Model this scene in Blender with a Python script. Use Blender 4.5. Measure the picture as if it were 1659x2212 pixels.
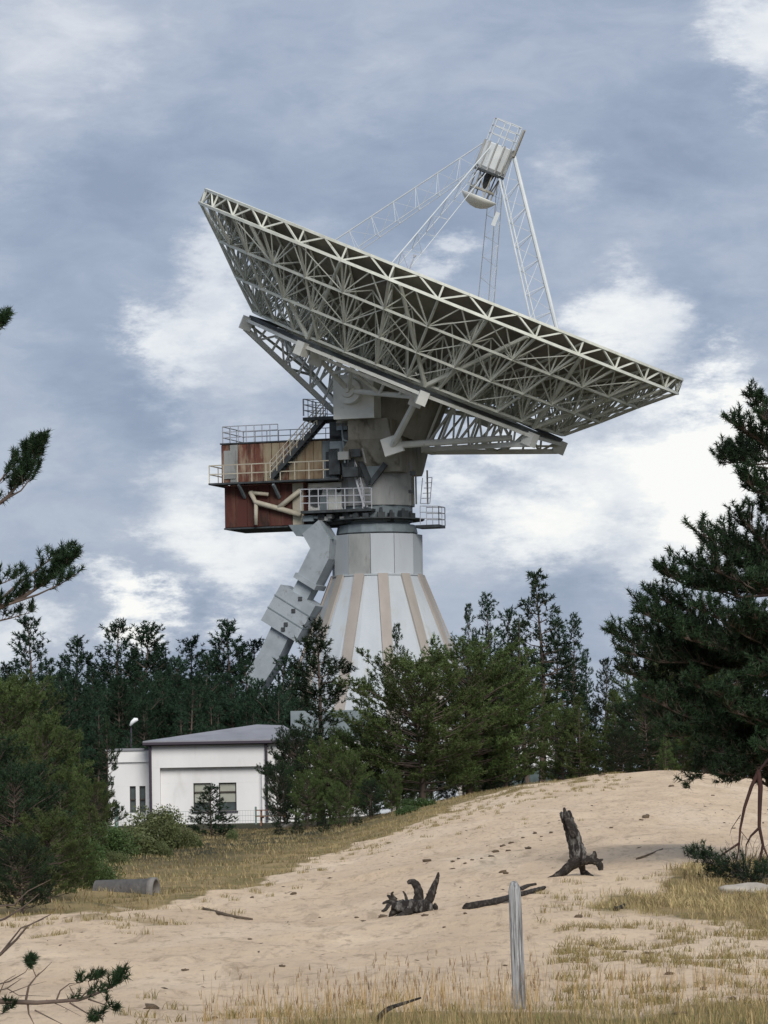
import bpy, bmesh, math, random
import numpy as np
from mathutils import Vector, Matrix

for o in list(bpy.data.objects): bpy.data.objects.remove(o)
S = bpy.context.scene
COL = S.collection
R = math.radians
random.seed(7)
RNG = np.random.default_rng(7)

# ------------------------------------------------------------------ camera
F_PX, CX, CY = 8600.0, 829.5, 1106.0          # measured on the photograph at 1659 x 2212
EYE = Vector((0, 0, 1.75))
PITCH, ROLL = math.atan((1720 - CY) / F_PX), R(1.0)
Fv = Vector((0, math.cos(PITCH), math.sin(PITCH)))
U0 = Vector((0, -math.sin(PITCH), math.cos(PITCH)))
Rv = Vector((1, 0, 0)) * math.cos(ROLL) - U0 * math.sin(ROLL)
Uv = U0 * math.cos(ROLL) + Vector((1, 0, 0)) * math.sin(ROLL)
cam_d = bpy.data.cameras.new('camera'); cam = bpy.data.objects.new('camera', cam_d); COL.objects.link(cam)
m3 = Matrix((Rv, Uv, -Fv)).transposed()
cam.matrix_world = Matrix.Translation(EYE) @ m3.to_4x4()
cam_d.sensor_fit = 'VERTICAL'; cam_d.sensor_height = 24
cam_d.lens = 24 / 2 / (CY / F_PX)
cam_d.clip_start = 0.5; cam_d.clip_end = 9000
S.camera = cam
S.render.resolution_x, S.render.resolution_y = 768, 1024

def pdir(x, y):
    return Fv + Rv * ((x - CX) / F_PX) + Uv * ((CY - y) / F_PX)
def PX(x, y, d):
    v = pdir(x, y)
    return EYE + v * (d / v.y)

# ------------------------------------------------------------------ world, sun, exposure
SUN_AZ, SUN_EL = R(166), R(36)       # compass-like: 0 = +Y, clockwise
sun_from = Vector((math.sin(SUN_AZ) * math.cos(SUN_EL), math.cos(SUN_AZ) * math.cos(SUN_EL), math.sin(SUN_EL)))
sl = bpy.data.lights.new('sun', 'SUN'); sl.energy = 2.5; sl.angle = R(34); sl.color = (1, .955, .89)
so = bpy.data.objects.new('sun', sl); COL.objects.link(so)
so.rotation_euler = (-sun_from).to_track_quat('-Z', 'Y').to_euler(); so.location = (40, -60, 90)

W = bpy.data.worlds.new('World'); S.world = W; W.use_nodes = True
def build_world():
    nt = W.node_tree; N = nt.nodes; L = nt.links; N.clear()
    out = N.new('ShaderNodeOutputWorld'); bg = N.new('ShaderNodeBackground'); bg.inputs[1].default_value = 0.1
    L.new(bg.outputs[0], out.inputs[0])
    sky = N.new('ShaderNodeTexSky'); sky.sky_type = 'NISHITA'; sky.sun_disc = False
    sky.sun_elevation = SUN_EL; sky.sun_rotation = SUN_AZ
    tc = N.new('ShaderNodeTexCoord')
    def math_(op, a, b=None, c=None):
        n = N.new('ShaderNodeMath'); n.operation = op
        for i, v in enumerate((a, b, c)):
            if v is None: continue
            if isinstance(v, (int, float)): n.inputs[i].default_value = v
            else: L.new(v, n.inputs[i])
        return n.outputs[0]
    def noise(vec, scale, detail, rough, dist=0):
        n = N.new('ShaderNodeTexNoise'); n.inputs['Scale'].default_value = scale
        n.inputs['Detail'].default_value = detail; n.inputs['Roughness'].default_value = rough
        n.inputs['Distortion'].default_value = dist
        L.new(vec, n.inputs['Vector']); return n
    mp = N.new('ShaderNodeMapping'); mp.inputs['Scale'].default_value = (1, 1, 2.3); L.new(tc.outputs['Generated'], mp.inputs[0])
    # clouds drift: domain warp of the direction
    w1 = noise(mp.outputs[0], 22, 9, .68)
    wv = N.new('ShaderNodeVectorMath'); wv.operation = 'MULTIPLY_ADD'
    L.new(w1.outputs['Color'], wv.inputs[0]); wv.inputs[1].default_value = (.062, .062, .062); wv.inputs[2].default_value = (-.031, -.031, -.031)
    wd = N.new('ShaderNodeVectorMath'); wd.operation = 'ADD'; L.new(tc.outputs['Generated'], wd.inputs[0]); L.new(wv.outputs[0], wd.inputs[1])
    n1 = noise(mp.outputs[0], 15, 7, .55, .6); n2 = noise(mp.outputs[0], 48, 8, .62, .5)
    v = math_('MULTIPLY_ADD', n1.outputs[0], .66, -.25)
    v = math_('MULTIPLY_ADD', n2.outputs[0], .42, v)
    blobs = [(1650, 40, 110, .50), (1655, 200, 60, .35), (1330, 705, 105, .50), (1240, 660, 60, .2), (945, 580, 55, .45), (470, 610, 80, .36),
             (350, 735, 85, .44), (300, 700, 50, .2), (1560, 900, 90, .45), (1470, 975, 130, .55), (1290, 1070, 170, .42), (1120, 1075, 110, .34), (1560, 1060, 140, .42),
             (425, 1040, 100, .42), (535, 1200, 115, .50), (470, 1270, 70, .28), (225, 1270, 70, .58), (270, 1320, 60, .40), (340, 1250, 40, .34), (40, 1370, 70, .34), (990, 1030, 55, .28),
             (1390, 1220, 60, .25), (1200, 355, 60, .26), (1330, 520, 120, .16), (60, 100, 200, .22), (850, 160, 90, .14), (60, 330, 90, .12), (620, 720, 120, .16), (700, 640, 90, .12), (500, 800, 110, .16), (980, 1150, 80, .18), (1100, 1170, 120, .18),
             (250, 470, 230, -.20), (600, 260, 240, -.13), (900, 430, 190, -.16), (330, 930, 150, -.20), (1300, 260, 200, -.10), (60, 620, 120, -.10), (1100, 1000, 50, -.22),
             (1480, 420, 180, -.16), (1500, 700, 100, -.22), (200, 800, 140, -.14), (640, 470, 120, -.12), (1250, 1290, 110, -.22), (430, 1370, 120, -.28), (1330, 1180, 60, -.12), (130, 1200, 80, -.12)]
    for bx, by, br, w in blobs:
        d = pdir(bx, by).normalized()
        s = N.new('ShaderNodeVectorMath'); s.operation = 'DISTANCE'; L.new(wd.outputs[0], s.inputs[0]); s.inputs[1].default_value = d
        mr = N.new('ShaderNodeMapRange'); mr.interpolation_type = 'SMOOTHSTEP'; mr.clamp = True
        L.new(s.outputs['Value'], mr.inputs[0])
        mr.inputs[1].default_value = (.3 if w > .3 else 0) * br / F_PX; mr.inputs[2].default_value = (1.75 if w > .3 else 1.9) * br / F_PX
        mr.inputs[3].default_value = w; mr.inputs[4].default_value = 0
        v = math_('ADD', v, mr.outputs[0])
    cr = N.new('ShaderNodeValToRGB'); L.new(v, cr.inputs[0])
    e = cr.color_ramp.elements
    e[0].position = .0; e[0].color = (.24, .295, .40, 1)
    e[1].position = 1.0; e[1].color = (.86, .86, .84, 1)
    for p, c in ((.2, (.31, .366, .475)), (.38, (.395, .443, .535)), (.55, (.54, .577, .645)), (.75, (.70, .725, .76))):
        q = e.new(p); q.color = (*c, 1)
    sc = N.new('ShaderNodeVectorMath'); sc.operation = 'SCALE'; L.new(cr.outputs[0], sc.inputs[0]); sc.inputs['Scale'].default_value = 8.9
    mx = N.new('ShaderNodeMix'); mx.data_type = 'RGBA'; mx.inputs[0].default_value = .95
    L.new(sky.outputs[0], mx.inputs[6]); L.new(sc.outputs[0], mx.inputs[7]); L.new(mx.outputs[2], bg.inputs[0])
build_world()
vs = S.view_settings; vs.view_transform = 'Standard'; vs.look = 'None'; vs.exposure = 0.36; vs.gamma = 1; vs.use_curve_mapping = False

# ------------------------------------------------------------------ materials
MATS = {}
def mat(name, base, var=None, scale=3.0, rough=.8, bump=0.0, bscale=20.0, attr=None, objvar=0, spec=.3, detail=6, lo=.35, hi=.65, stretch=(1, 1, 1), metallic=0, transl=0, fine=None):
    """Principled material: base/var mixed by noise, optional bump, per-vertex tint attribute, per-object variation."""
    m = bpy.data.materials.new(name); MATS[name] = m; m.use_nodes = True
    nt = m.node_tree; N = nt.nodes; L = nt.links; b = N['Principled BSDF']
    b.inputs['Roughness'].default_value = rough; b.inputs['Specular IOR Level'].default_value = spec; b.inputs['Metallic'].default_value = metallic
    tc = N.new('ShaderNodeTexCoord'); mp = N.new('ShaderNodeMapping'); mp.inputs['Scale'].default_value = stretch
    L.new(tc.outputs['Object'], mp.inputs[0])
    rgb = N.new('ShaderNodeRGB'); rgb.outputs[0].default_value = (*base, 1); col = rgb.outputs[0]
    def mix(a, bcol, fac, mode='MIX'):
        x = N.new('ShaderNodeMix'); x.data_type = 'RGBA'; x.blend_type = mode
        for i, vv in ((0, fac), (6, a), (7, bcol)):
            if isinstance(vv, (int, float)): x.inputs[i].default_value = vv
            elif isinstance(vv, tuple): x.inputs[i].default_value = (*vv, 1)
            else: L.new(vv, x.inputs[i])
        return x.outputs[2]
    def nz(s, d=detail, r=.6):
        n = N.new('ShaderNodeTexNoise'); n.inputs['Scale'].default_value = s; n.inputs['Detail'].default_value = d; n.inputs['Roughness'].default_value = r
        L.new(mp.outputs[0], n.inputs['Vector']); return n.outputs[0]
    def rng(f, a, c, o0=0.0, o1=1.0):
        r = N.new('ShaderNodeMapRange'); L.new(f, r.inputs[0]); r.inputs[1].default_value = a; r.inputs[2].default_value = c; r.inputs[3].default_value = o0; r.inputs[4].default_value = o1
        return r.outputs[0]
    if var is not None: col = mix(col, var, rng(nz(scale), lo, hi))
    if fine is not None: col = mix(col, fine[0], rng(nz(fine[1], 3), fine[2], fine[3]))
    if attr:
        a = N.new('ShaderNodeAttribute'); a.attribute_name = attr; col = mix(col, a.outputs['Color'], 1.0, 'MULTIPLY')
    if objvar:
        oi = N.new('ShaderNodeObjectInfo'); hs = N.new('ShaderNodeHueSaturation')
        L.new(rng(oi.outputs['Random'], 0, 1, 1 - objvar, 1 + objvar), hs.inputs['Value']); L.new(rng(oi.outputs['Random'], 0, 1, .485, .515), hs.inputs['Hue'])
        L.new(col, hs.inputs['Color']); col = hs.outputs[0]
    L.new(col, b.inputs['Base Color'])
    if bump:
        bp = N.new('ShaderNodeBump'); bp.inputs['Strength'].default_value = bump; bp.inputs['Distance'].default_value = .05
        L.new(nz(bscale, 5), bp.inputs['Height']); L.new(bp.outputs[0], b.inputs['Normal'])
    if transl:
        t = N.new('ShaderNodeBsdfTranslucent'); L.new(col, t.inputs[0]); ms = N.new('ShaderNodeMixShader'); ms.inputs[0].default_value = transl
        L.new(b.outputs[0], ms.inputs[1]); L.new(t.outputs[0], ms.inputs[2]); L.new(ms.outputs[0], N['Material Output'].inputs[0])
    return m
mat('steel_paint', (.70, .72, .65), (.54, .555, .49), 1.2, .55, fine=((.25, .20, .15), 3.5, .66, .80))
mat('white_paint', (.72, .73, .69), (.58, .59, .55), .7, .5, fine=((.33, .27, .20), 2.5, .66, .82))
mat('leg_paint', (.62, .65, .66), (.50, .54, .56), .9, .5)
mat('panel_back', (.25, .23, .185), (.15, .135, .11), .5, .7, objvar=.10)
mat('concrete_white', (.47, .51, .54), (.385, .42, .45), .35, .85, .12, 6, stretch=(1, 1, .3), objvar=.05, fine=((.40, .40, .38), 1.2, .58, .75))
mat('concrete_tan', (.37, .335, .305), (.29, .262, .24), .6, .9, .15, 6, stretch=(1, 1, .3), objvar=.05)
mat('concrete_grey', (.36, .37, .36), (.24, .25, .25), .9, .85, .1, 6, stretch=(1, 1, .35), fine=((.15, .13, .10), 1.6, .6, .78))
mat('yoke_grey', (.33, .32, .28), (.19, .17, .13), .8, .75, .1, 6, stretch=(1, 1, .3), fine=((.10, .09, .07), 1.3, .58, .74))
mat('dark_machine', (.065, .075, .08), (.03, .033, .035), 2, .6)
mat('slate_steel', (.21, .25, .27), (.14, .17, .185), 1.2, .6)
mat('duct_grey', (.33, .37, .40), (.25, .285, .31), .9, .6, fine=((.19, .20, .21), 2, .6, .75))
mat('cabin_rust', (.17, .068, .048), (.40, .32, .23), 2.2, .85, .15, 8, stretch=(1, 1, .28), lo=.46, hi=.72, fine=((.05, .028, .02), 1.6, .52, .70))
mat('cabin_rust_dark', (.085, .030, .024), (.19, .10, .065), 1.1, .85, .15, 8, stretch=(1, 1, .22), lo=.45, hi=.72, fine=((.04, .022, .018), 2.2, .50, .66))
mat('cabin_ochre', (.40, .335, .23), (.20, .11, .06), .9, .85, .1, 8, stretch=(1, 1, .35), lo=.42, hi=.68)
mat('cream_paint', (.52, .49, .40), (.40, .36, .28), 1.2, .6, fine=((.26, .15, .09), 2.5, .64, .8))
mat('rail_paint', (.46, .48, .52), (.36, .37, .40), 1.5, .6)
mat('wall_white', (.72, .715, .71), (.64, .635, .635), .4, .9, .05, 25, stretch=(1, 1, .3), fine=((.58, .57, .56), 1.4, .56, .80))
mat('roof_grey', (.27, .275, .30), (.21, .215, .235), .8, .6, .1, 10)
mat('trim_dark', (.05, .04, .055), None, rough=.5)
mat('window_frame', (.07, .055, .045), (.05, .04, .035), 3, .6)
mat('window_glass', (.10, .13, .13), (.05, .06, .06), .8, .12, spec=.6)
mat('blind', (.34, .35, .30), (.28, .28, .24), 2, .8)
mat('bark', (.14, .105, .085), (.065, .05, .042), 5, .95, .4, 14, stretch=(1, 1, .4))
mat('bark_red', (.060, .027, .023), (.035, .021, .019), 6, .9, .4, 16, stretch=(1, 1, .4))
mat('dead_wood', (.20, .19, .175), (.022, .019, .018), 14, .95, 1.0, 30, stretch=(1, 1, .35), lo=.38, hi=.52)
mat('charred_wood', (.030, .025, .022), (.13, .115, .10), 18, .95, 1.0, 30, lo=.5, hi=.72)
mat('post_wood', (.52, .53, .54), (.13, .125, .12), 60, .95, .8, 90, stretch=(1, 1, .045), lo=.40, hi=.62)
mat('needle_pine', (.078, .110, .035), attr='tint', objvar=.16, rough=.55, spec=.2, transl=.22)
mat('needle_dark', (.023, .042, .019), attr='tint', objvar=.14, rough=.55, spec=.2, transl=.15)
mat('needle_far', (.024, .050, .028), attr='tint', objvar=.22, rough=.6, spec=.15, transl=.12)
mat('leaf_green', (.066, .105, .034), attr='tint', objvar=.1, rough=.5, spec=.25, transl=.28)
mat('leaf_pale', (.115, .135, .055), attr='tint', objvar=.1, rough=.5, spec=.25, transl=.28)
mat('dry_needle', (.07, .05, .035), attr='tint', rough=.8)
mat('grass_dry', (.39, .305, .175), attr='tint', rough=.8, spec=.1, transl=.25)
mat('grass_green', (.19, .175, .085), attr='tint', rough=.8, spec=.1, transl=.25)
mat('stone', (.42, .38, .32), (.30, .27, .23), 6, .9, .3, 10)
mat('clod', (.085, .062, .042), (.16, .12, .08), 8, .95, .5, 14)
mat('wire', (.16, .22, .20), None, rough=.6)
mat('timber', (.20, .11, .07), (.13, .08, .055), 4, .85)
mat('lamp_white', (.75, .76, .76), None, rough=.4)
mat('drain_concrete', (.24, .225, .205), (.16, .15, .14), 2.5, .95, .3, 12)
M = MATS

# ------------------------------------------------------------------ mesh helpers
class MB:
    def __init__(s): s.v = []; s.f = []
    def add(s, vs_, fs_):
        o = len(s.v); s.v += [tuple(p) for p in vs_]; s.f += [tuple(i + o for i in f) for f in fs_]; return s
    def frame(s, p, q, up=None):
        d = (q - p).normalized(); up = Vector(up) if up is not None else (Vector((0, 0, 1)) if abs(d.z) < .95 else Vector((1, 0, 0)))
        a = d.cross(up).normalized(); b = a.cross(d).normalized(); return d, a, b
    def beam(s, p, q, w, h=None, up=None):
        p, q = Vector(p), Vector(q); h = h or w
        if (q - p).length < 1e-5: return s
        d, a, b = s.frame(p, q, up); a = a * w / 2; b = b * h / 2
        s.add([p - a - b, p + a - b, p + a + b, p - a + b, q - a - b, q + a - b, q + a + b, q - a + b],
              [(0, 3, 2, 1), (4, 5, 6, 7), (0, 1, 5, 4), (1, 2, 6, 5), (2, 3, 7, 6), (3, 0, 4, 7)]); return s
    def tube(s, p, q, r0, r1=None, n=8, cap=True):
        return s.path([p, q], [r0, r0 if r1 is None else r1], n, cap)
    def path(s, pts, rad, n=8, cap=True, jit=0, up=None):
        pts = [Vector(p) for p in pts]; o = len(s.v); rings = []
        for i, p in enumerate(pts):
            t = (pts[min(i + 1, len(pts) - 1)] - pts[max(i - 1, 0)])
            if t.length < 1e-6: t = Vector((0, 0, 1))
            t.normalize()
            if i == 0: d, a, b = s.frame(Vector((0, 0, 0)), t, up)
            else:
                a = (a - t * a.dot(t)).normalized(); b = a.cross(t).normalized() * (1 if a.cross(t).dot(b) > 0 else -1)
            for k in range(n):
                an = 2 * math.pi * k / n; r = rad[i] * (1 + (random.uniform(-jit, jit) if jit else 0))
                s.v.append(tuple(p + a * math.cos(an) * r + b * math.sin(an) * r))
        for i in range(len(pts) - 1):
            for k in range(n):
                k2 = (k + 1) % n
                s.f.append((o + i * n + k, o + i * n + k2, o + (i + 1) * n + k2, o + (i + 1) * n + k))
        if cap:
            s.f.append(tuple(o + k for k in range(n))[::-1]); s.f.append(tuple(o + (len(pts) - 1) * n + k for k in range(n)))
        return s
    def box(s, c, ax, ay, az):      # centre and three half-axis vectors
        c, ax, ay, az = Vector(c), Vector(ax), Vector(ay), Vector(az)
        vs_ = [c + ax * i + ay * j + az * k for k in (-1, 1) for j in (-1, 1) for i in (-1, 1)]
        return s.add(vs_, [(0, 2, 3, 1), (4, 5, 7, 6), (0, 1, 5, 4), (2, 6, 7, 3), (0, 4, 6, 2), (1, 3, 7, 5)])
    def loft(s, rings, cap=True, closed=True):
        o = len(s.v); n = len(rings[0])
        for r in rings: s.v += [tuple(p) for p in r]
        for i in range(len(rings) - 1):
            for k in range(n if closed else n - 1):
                k2 = (k + 1) % n; s.f.append((o + i * n + k, o + i * n + k2, o + (i + 1) * n + k2, o + (i + 1) * n + k))
        if cap: s.f.append(tuple(o + k for k in range(n))[::-1]); s.f.append(tuple(o + (len(rings) - 1) * n + k for k in range(n)))
        return s
    def build(s, name, m, parent=None, smooth=False, origin=None):
        me = bpy.data.meshes.new(name)
        off = Vector(origin) if origin is not None else Vector((0, 0, 0))
        me.from_pydata([Vector(p) - off for p in s.v], [], s.f); me.validate(); me.update()
        bm = bmesh.new(); bm.from_mesh(me); bmesh.ops.recalc_face_normals(bm, faces=bm.faces); bm.to_mesh(me); bm.free()
        return link(name, me, m, parent, smooth, off)
def link(name, me, m, parent=None, smooth=False, loc=None):
    if m is not None and not me.materials: me.materials.append(M[m])
    if smooth: me.polygons.foreach_set('use_smooth', [True] * len(me.polygons))
    o = bpy.data.objects.new(name, me); COL.objects.link(o)
    if loc is not None: o.location = loc
    if parent is not None: o.parent = parent
    return o
def np_mesh(name, verts, n_per, tint=None):
    """unindexed polygons of n_per vertices each; tint = per-vertex grey or rgb"""
    me = bpy.data.meshes.new(name); nv = len(verts); nf = nv // n_per
    me.vertices.add(nv); me.vertices.foreach_set('co', np.ascontiguousarray(verts, dtype=np.float32).ravel())
    me.loops.add(nv); me.loops.foreach_set('vertex_index', np.arange(nv, dtype=np.int32))
    me.polygons.add(nf); me.polygons.foreach_set('loop_start', np.arange(0, nv, n_per, dtype=np.int32)); me.polygons.foreach_set('loop_total', np.full(nf, n_per, dtype=np.int32))
    me.update(calc_edges=True)
    if tint is not None:
        t = np.ones((nv, 4), np.float32); t[:, :3] = tint if tint.ndim == 2 else tint[:, None]
        a = me.color_attributes.new('tint', 'FLOAT_COLOR', 'POINT'); a.data.foreach_set('color', t.ravel())
    return me
def tag(o, label=None, cat=None, group=None, kind=None):
    if label: o['label'] = label
    if cat: o['category'] = cat
    if group: o['group'] = group
    if kind: o['kind'] = kind
    return o
def empty(name, loc, label, cat, group=None):
    o = bpy.data.objects.new(name, None); COL.objects.link(o); o.location = loc; o.empty_display_size = .3
    return tag(o, label, cat, group)

# ------------------------------------------------------------------ ground
def _tab(rows, d):
    u = []; z = []
    for x, y in rows:
        p = PX(x, y, d); u.append(p.x / p.y); z.append(p.z)
    return np.array(u), np.array(z)
CU, CZ = _tab([(-1500, 1830), (0, 1812), (300, 1806), (520, 1800), (735, 1788), (908, 1740), (1120, 1697), (1300, 1674), (1470, 1663), (1659, 1684), (2200, 1720)], 160)
BU, BZ = _tab([(-1500, 1800), (0, 1792), (330, 1782), (590, 1777), (900, 1760), (1300, 1740), (2200, 1730)], 205)
MOUND = (PX(1600, 1900, 60), 3.2, 8.0)
_TAB = np.random.default_rng(3).random((128, 128))
def vn(x, y, cell, amp, o=0):
    nx, ny = x / cell + o, y / cell + 2 * o
    ix, iy = np.floor(nx).astype(int), np.floor(ny).astype(int); fx, fy = nx - ix, ny - iy; fx = fx * fx * (3 - 2 * fx); fy = fy * fy * (3 - 2 * fy)
    g = lambda a, b: _TAB[a % 128, b % 128]
    return amp * ((g(ix, iy) * (1 - fx) + g(ix + 1, iy) * fx) * (1 - fy) + (g(ix, iy + 1) * (1 - fx) + g(ix + 1, iy + 1) * fx) * fy - .5)
def gz(x, y):
    x = np.asarray(x, float); y = np.asarray(y, float)
    u = x / np.maximum(y, 20)
    zc = np.interp(u, CU, CZ); zb = np.interp(u, BU, BZ)
    s = np.clip((y - 45) / 115, 0, 1); s = s + .05 * np.sin(2 * np.pi * s)
    s2 = np.clip((y - 162) / 40, 0, 1); s2 = s2 * s2 * (3 - 2 * s2)
    z = zc * s + (-.05) * (1 - s); z = z * (1 - s2) + zb * s2
    far = np.clip((y - 260) / 300, 0, 1); z = z * (1 - far) + 0.2 * far
    wob = .05 * np.sin(x * .9 + y * .31) * np.sin(y * .22 - x * .2) + .03 * np.sin(x * 2.3 + 1.3 * np.sin(y * .5)) * np.sin(y * .7)
    z = z + wob * np.clip((y - 20) / 20, 0, 1) * np.clip((190 - y) / 40, 0, 1)
    z = z + np.clip((y - 25) / 4, 0, 1) * np.clip((150 - y) / 40, 0, 1) * (vn(x, y, .34, .035) + vn(x, y, .62, .06, 7) + vn(x, y, 1.3, .09, 13) + vn(x, y, 2.9, .13, 29))
    z = z + .07 * np.exp(-((x - MOUND[0].x) / MOUND[1]) ** 2 - ((y - MOUND[0].y) / MOUND[2]) ** 2)
    return z
def gzf(x, y): return float(gz(x, y))
def G(x, y):
    """ground point seen at a pixel"""
    v = pdir(x, y); d = 25.0
    while d < 260:
        p = EYE + v * (d / v.y)
        if p.z <= gzf(p.x, p.y): return Vector((p.x, p.y, gzf(p.x, p.y)))
        d *= 1.004
    return Vector((p.x, p.y, gzf(p.x, p.y)))
# edge between open sand and grass, as a distance for each direction
EDGE = [(-400, 2000), (0, 1995), (80, 1995), (300, 1985), (400, 1968), (520, 1925), (640, 1885), (760, 1838), (900, 1785), (1000, 1745), (1130, 1707), (1250, 1690)]
_e = [G(*p) for p in EDGE]; EU = [p.x / p.y for p in _e] + [PX(1350, 1664, 160).x / 160, .3]; ED = [p.y for p in _e] + [162, 162]
def hsh(x, y, k=1.0):
    return (np.sin(x * 1.7 * k + 2.1 * np.sin(y * .23 * k)) * np.sin(y * .41 * k + 1.2 * np.sin(x * .9 * k)) + .6 * np.sin(x * 4.1 * k + y * .7 * k) * np.sin(y * 1.1 * k - x * 1.3 * k)) / 1.6
def grassw(x, y):
    x = np.asarray(x, float); y = np.asarray(y, float); u = x / np.maximum(y, 15)
    n = hsh(x, y)
    de = np.interp(u, EU, ED)
    a = np.clip((y - de * (1 + .09 * n)) / (de * .09) , 0, 1)
    up_ = (np.array([1185, 1300, 1400, 1500, 1660, 2200]) - CX) / F_PX
    dt = np.interp(u, up_, [52.5, 57, 62, 67.5, 72, 80]); db = np.interp(u, up_, [52.5, 49.5, 48, 47, 46, 40])
    b = np.clip((dt - y + 3.5 * n) / 6, 0, 1) * np.clip((y - db + 3 * n) / 4, 0, 1) * np.clip((u - up_[0]) / .008, 0, 1) * .95
    c = np.clip((33.0 + 1.2 * n + .25 * x - y) / 1.5, 0, 1) * np.clip((x + 1.5) / 1.0, 0, 1) * .75
    side = np.clip((np.abs(x) - 14 - .1 * y) / 4, 0, 1)
    return np.maximum.reduce([a, b, c, side])
def build_ground():
    xs = np.concatenate([-np.geomspace(4000, 16, 46), np.arange(-15.8, 15.9, .17), np.geomspace(16, 4000, 46)])
    ys = np.concatenate([-np.geomspace(600, 4, 18), np.arange(0, 28, 1.0), np.arange(28, 75, .16), np.arange(75, 170, .5), np.geomspace(170, 6000, 70)])
    X, Y = np.meshgrid(xs, ys); Z = gz(X, Y)
    nx, ny = len(xs), len(ys)
    V = np.stack([X, Y, Z], -1).reshape(-1, 3)
    i = np.arange(nx * ny).reshape(ny, nx)
    Fq = np.stack([i[:-1, :-1], i[:-1, 1:], i[1:, 1:], i[1:, :-1]], -1).reshape(-1, 4)
    me = bpy.data.meshes.new('ground'); me.vertices.add(len(V)); me.vertices.foreach_set('co', V.astype(np.float32).ravel())
    me.loops.add(Fq.size); me.loops.foreach_set('vertex_index', Fq.ravel().astype(np.int32))
    me.polygons.add(len(Fq)); me.polygons.foreach_set('loop_start', np.arange(0, Fq.size, 4, dtype=np.int32)); me.polygons.foreach_set('loop_total', np.full(len(Fq), 4, dtype=np.int32))
    me.update(calc_edges=True)
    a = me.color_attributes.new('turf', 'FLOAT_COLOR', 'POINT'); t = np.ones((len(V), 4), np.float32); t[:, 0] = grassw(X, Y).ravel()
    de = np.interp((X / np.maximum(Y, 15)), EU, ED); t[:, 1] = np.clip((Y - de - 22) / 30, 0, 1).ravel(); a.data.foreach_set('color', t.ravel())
    m = bpy.data.materials.new('sand_and_turf'); m.use_nodes = True; nt = m.node_tree; N = nt.nodes; L = nt.links; b = N['Principled BSDF']; b.inputs['Roughness'].default_value = .95; b.inputs['Specular IOR Level'].default_value = .1
    tc = N.new('ShaderNodeTexCoord')
    def nz(s, d=6, r=.6, st=(1, 1, 1), dist=0):
        mp = N.new('ShaderNodeMapping'); mp.inputs['Scale'].default_value = st; L.new(tc.outputs['Object'], mp.inputs[0])
        n = N.new('ShaderNodeTexNoise'); n.inputs['Scale'].default_value = s; n.inputs['Detail'].default_value = d; n.inputs['Roughness'].default_value = r; n.inputs['Distortion'].default_value = dist
        L.new(mp.outputs[0], n.inputs['Vector']); return n.outputs[0]
    def rng(f, a_, c, o0=0.0, o1=1.0):
        r = N.new('ShaderNodeMapRange'); L.new(f, r.inputs[0]); r.inputs[1].default_value = a_; r.inputs[2].default_value = c; r.inputs[3].default_value = o0; r.inputs[4].default_value = o1; return r.outputs[0]
    def mix(x, y, f):
        n = N.new('ShaderNodeMix'); n.data_type = 'RGBA'
        for k, vv in ((0, f), (6, x), (7, y)):
            if isinstance(vv, tuple): n.inputs[k].default_value = (*vv, 1)
            else: L.new(vv, n.inputs[k])
        return n.outputs[2]
    def mul(a_, b_):
        n = N.new('ShaderNodeMath'); n.operation = 'MULTIPLY'
        for k, vv in ((0, a_), (1, b_)):
            if isinstance(vv, (float, int)): n.inputs[k].default_value = vv
            else: L.new(vv, n.inputs[k])
        return n.outputs[0]
    sand = mix((.70, .545, .385), (.60, .46, .32), rng(nz(.55, 6, .6, (1, .3, 1)), .38, .66))
    sand = mix(sand, (.76, .615, .45), mul(rng(nz(.35, 5, .6, (1, .22, 1), .6), .52, .64), .7))
    sand = mix(sand, (.33, .245, .165), mul(rng(nz(7, 5, .66, (1, .4, 1)), .54, .68), .7))
    sand = mix(sand, (.36, .275, .19), mul(rng(nz(1.8, 8, .72, (1, .22, 1), 1.2), .53, .64), .6))
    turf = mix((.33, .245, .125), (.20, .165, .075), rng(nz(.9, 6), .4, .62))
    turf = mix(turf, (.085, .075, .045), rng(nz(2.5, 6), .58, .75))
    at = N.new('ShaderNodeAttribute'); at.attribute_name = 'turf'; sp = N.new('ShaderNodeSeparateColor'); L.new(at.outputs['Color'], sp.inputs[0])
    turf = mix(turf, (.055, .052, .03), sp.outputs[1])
    jag = N.new('ShaderNodeMath'); jag.operation = 'MULTIPLY_ADD'; L.new(nz(1.8, 6, .7, (1, .4, 1)), jag.inputs[0]); jag.inputs[1].default_value = .9; L.new(sp.outputs[0], jag.inputs[2])
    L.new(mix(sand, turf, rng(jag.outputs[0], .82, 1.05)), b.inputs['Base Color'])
    bp = N.new('ShaderNodeBump'); bp.inputs['Strength'].default_value = .8; bp.inputs['Distance'].default_value = .13
    L.new(nz(4.5, 9, .72, (1, .5, 1)), bp.inputs['Height']); L.new(bp.outputs[0], b.inputs['Normal'])
    me.materials.append(m)
    o = link('ground', me, None, smooth=True); tag(o, 'pale sand dune with dry grass margins', None, None, 'structure')
build_ground()

# ------------------------------------------------------------------ radio telescope
D_T = 248.0
PXM = F_PX / D_T
ax0 = PX(816, 1250, D_T)
ZB = gzf(ax0.x, D_T) - .1
T0 = Vector((ax0.x, D_T, ZB))
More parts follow.
